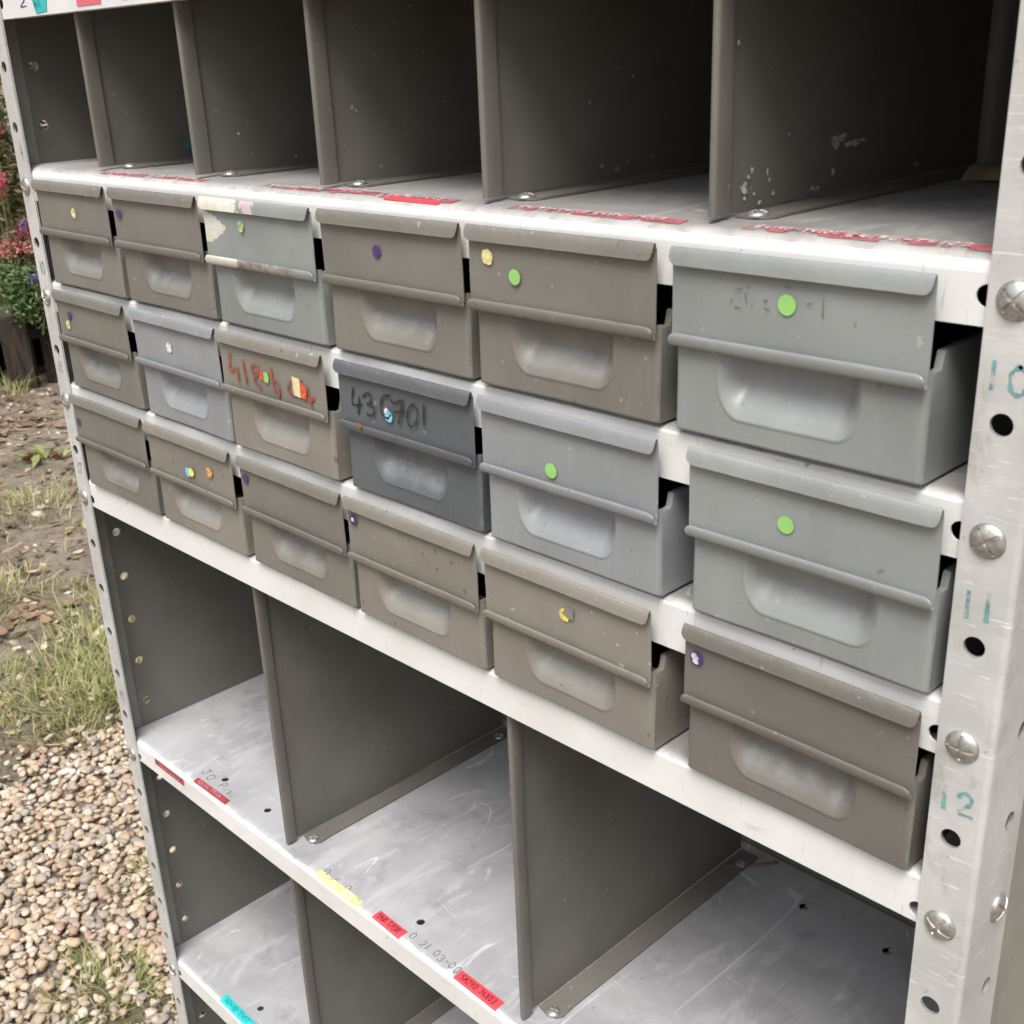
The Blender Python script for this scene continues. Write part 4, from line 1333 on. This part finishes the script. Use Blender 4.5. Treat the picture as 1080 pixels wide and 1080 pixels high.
# torn details
def extra(dk, name, mat, fn):
    mb = MB(); fn(mb)
    p = [c for c in DR[dk].children if c.name.startswith('label_plate')][0]
    o = mb.build(name, M[mat]); o.parent = p
    return o
def scrap(u, v, pts, lift=.0007):
    def f(mb):
        q = [on_plate(u + a, v + b, lift) for a, b in pts]
        mb.add(q, [tuple(range(len(q)))])
    return f
extra((2, 5), 'sticker_rest', 'dot_white', scrap(-.0590, .0756, [(-.0034, .0006), (-.0022, -.0004), (-.0020, -.0026), (0, -.0034), (.0018, -.0026), (.0012, -.0006), (.0022, .0010), (.0006, .0016), (-.0002, .0034), (-.0024, .0030)]))
extra((2, 3), 'sticker_rest', 'dot_white', scrap(-.0592, .0786, [(-.0016, -.0012), (.0002, -.002), (.0016, -.0006), (.0012, .0016), (-.001, .0014)]))
extra((4, 3), 'sticker_rest', 'dot_white', scrap(-.0150, .0668, [(-.0028, -.0012), (-.001, -.002), (.0008, -.0002), (.0016, .002), (-.001, .0028), (-.0026, .0012)]))
extra((2, 4), 'sticker_rest', 'taupe_light', scrap(.0050, .0722, [(-.004, -.001), (.001, -.0035), (.005, -.003), (.005, .004), (-.001, .004)]))
def num430701(mb):
    S_ = [[(-.0507, .0762), (-.0525, .0675), (-.0510, .0648), (-.0425, .0664)], [(-.0445, .0712), (-.0466, .0600)],
          [(-.0399, .0726), (-.0350, .0760), (-.0312, .0735), (-.0330, .0695), (-.0362, .0682), (-.0300, .0672), (-.0292, .0640), (-.0325, .0606), (-.0372, .0610)],
          [(-.0120, .0782), (-.0185, .0762), (-.0218, .0690), (-.0200, .0638), (-.0150, .0622), (-.0120, .0650)],
          [(-.0100, .0756), (-.0070, .0738), (.0018, .0772), (-.0005, .0700), (-.0040, .0612)], [(-.0075, .0682), (.0018, .0690)],
          [(.0122, .0768), (.0072, .0728), (.0050, .0650), (.0088, .0612), (.0140, .0650), (.0160, .0730), (.0128, .0764)],
          [(.0228, .0778), (.0214, .0656)]]
    for i, s in enumerate(S_): ribbon(mb, s, .0019, on_plate, .0003 + i * .00002)
extra((4, 3), 'handwriting', 'ink_black', num430701)
def red_digits(mb):
    S_ = [[(-.0524, .0782), (-.0540, .0700), (-.0548, .0648), (-.0485, .0665), (-.0440, .0668)], [(-.0445, .0668), (-.0436, .0585)],
          [(-.0346, .0740), (-.0327, .0586)],
          [(-.0235, .0722), (-.0180, .0740), (-.0130, .0712), (-.0150, .0672), (-.0200, .0655)], [(-.0230, .0690), (-.0180, .0690), (-.0120, .0680)], [(-.0215, .0625), (-.0170, .0590), (-.0140, .0570)],
          [(.0028, .0740), (.0030, .0637), (.0060, .0580)], [(.0040, .0655), (.0088, .0660), (.0112, .0610), (.0095, .0555)],
          [(.0270, .0690), (.0232, .0650), (.0240, .0605), (.0290, .0590)],
          [(.0390, .0720), (.0400, .0640), (.0415, .0585), (.0535, .0610)], [(.0470, .0690), (.0485, .0620), (.0508, .0540)], [(.0400, .0680), (.0440, .0640)]]
    for i, s in enumerate(S_): ribbon(mb, s, .0029, on_plate, .0003 + i * .00002)
extra((4, 2), 'handwriting', 'ink_red', red_digits)
extra((4, 2), 'dot_sticker', 'dot_red', scrap(-.0085, .0678, [(-.0042, -.003), (.0012, -.0038), (.0012, .0034), (-.003, .0036)], .0008))
extra((4, 2), 'dot_sticker', 'dot_green', scrap(-.0038, .0670, [(-.003, -.0036), (.002, -.0042), (.0034, 0), (.002, .0040), (-.003, .0038)], .0008))
extra((4, 2), 'sticker_rest', 'cream_patch', scrap(.0345, .0665, [(-.0045, -.0068), (.004, -.0075), (.0045, .0065), (-.005, .007)], .0008))
extra((4, 2), 'sticker_rest', 'dot_red', scrap(.0430, .0645, [(-.004, -.005), (.003, -.0055), (.0035, .003), (-.002, .0065), (-.004, .005)], .0010))
def scribble(mb):
    for i, s in enumerate([[(-.0322, .0715), (-.0312, .0728)], [(-.0298, .0772), (-.0262, .0782)], [(-.0238, .0765), (-.0236, .0735), (-.0226, .0722)], [(-.0300, .0698), (-.0282, .0690), (-.0262, .0694)], [(-.0205, .0712), (-.0200, .0718)],
                           [(-.0275, .0738), (-.0268, .0732)], [(-.0140, .0745), (-.0128, .0735), (-.0120, .0752)], [(-.0135, .0706), (-.0108, .0700)], [(.0165, .0790), (.0168, .0700)], [(-.003, .0815), (-.0005, .0818)], [(.0085, .0752), (.0110, .0756)]]):
        ribbon(mb, s, .0006, on_plate, .0003 + i * .00002)
extra((6, 5), 'handwriting', 'ink_faint', scribble)

for u, v, r_ in ((-.043, .0548, .0020), (-.006, .0540, .0010)):
    extra((4, 3), 'rust_spot', 'rust', lambda mb: mb.disc((u, -.0091, v - .0022), r_, (0, -1, .1), (0, 0, 1), 12, 0, .3, rng, 1.6))

# ------------------------------------------------------------------ small loose things
def card():
    zt = 6 * P2 + LEV[6]
    e = MB()
    P = []
    n = 14
    for i in range(n + 1):
        t = i / n
        x = -.128 + .135 * t; y = .216 - .010 * t
        row = []
        for j in range(7):
            q = j / 6
            row.append((x, y + .05 * q, zt + .0007 + .0080 * math.sin(math.pi * min(1, q * 1.4)) * (1 - .55 * t) + .0012 * math.sin(t * 9)))
        P.append(row)
    e.grid(P)
    e.grid([[(p[0], p[1], p[2] - .0006) for p in r] for r in P], 0, flip=True)
    o = e.build('card_strip', M['card'], None, smooth=True)
    o['label'] = 'curled tan card strip lying at the back of the upper right compartment'; o['category'] = 'card strip'
card()
def wire():
    zt = -6 * P2 + LEV[-6]
    pts = [(-.2985, .2570), (-.2970, .2620), (-.2930, .2660), (-.2870, .2740), (-.2800, .2820), (-.2735, .2910), (-.2700, .2960)]
    mb = MB(); P = []
    for i, (x, y) in enumerate(pts):
        a, b = pts[max(0, i - 1)], pts[min(len(pts) - 1, i + 1)]
        d = Vector((b[0] - a[0], b[1] - a[1], 0)).normalized(); s = Vector((-d.y, d.x, 0))
        P.append([Vector((x, y, zt + .0042 if i < 2 else zt + .0018)) + s * .0011 * math.cos(q) + Vector((0, 0, .0011 * math.sin(q))) for q in np.linspace(0, 2 * math.pi, 9)])
    mb.grid(P)
    o = mb.build('rusty_wire', simple('rusty_iron', (.19, .115, .075), .85, .4, 200), None, smooth=True)
    o['label'] = 'short bent rusty wire in the back corner of the lower right shelf'; o['category'] = 'wire'
wire()
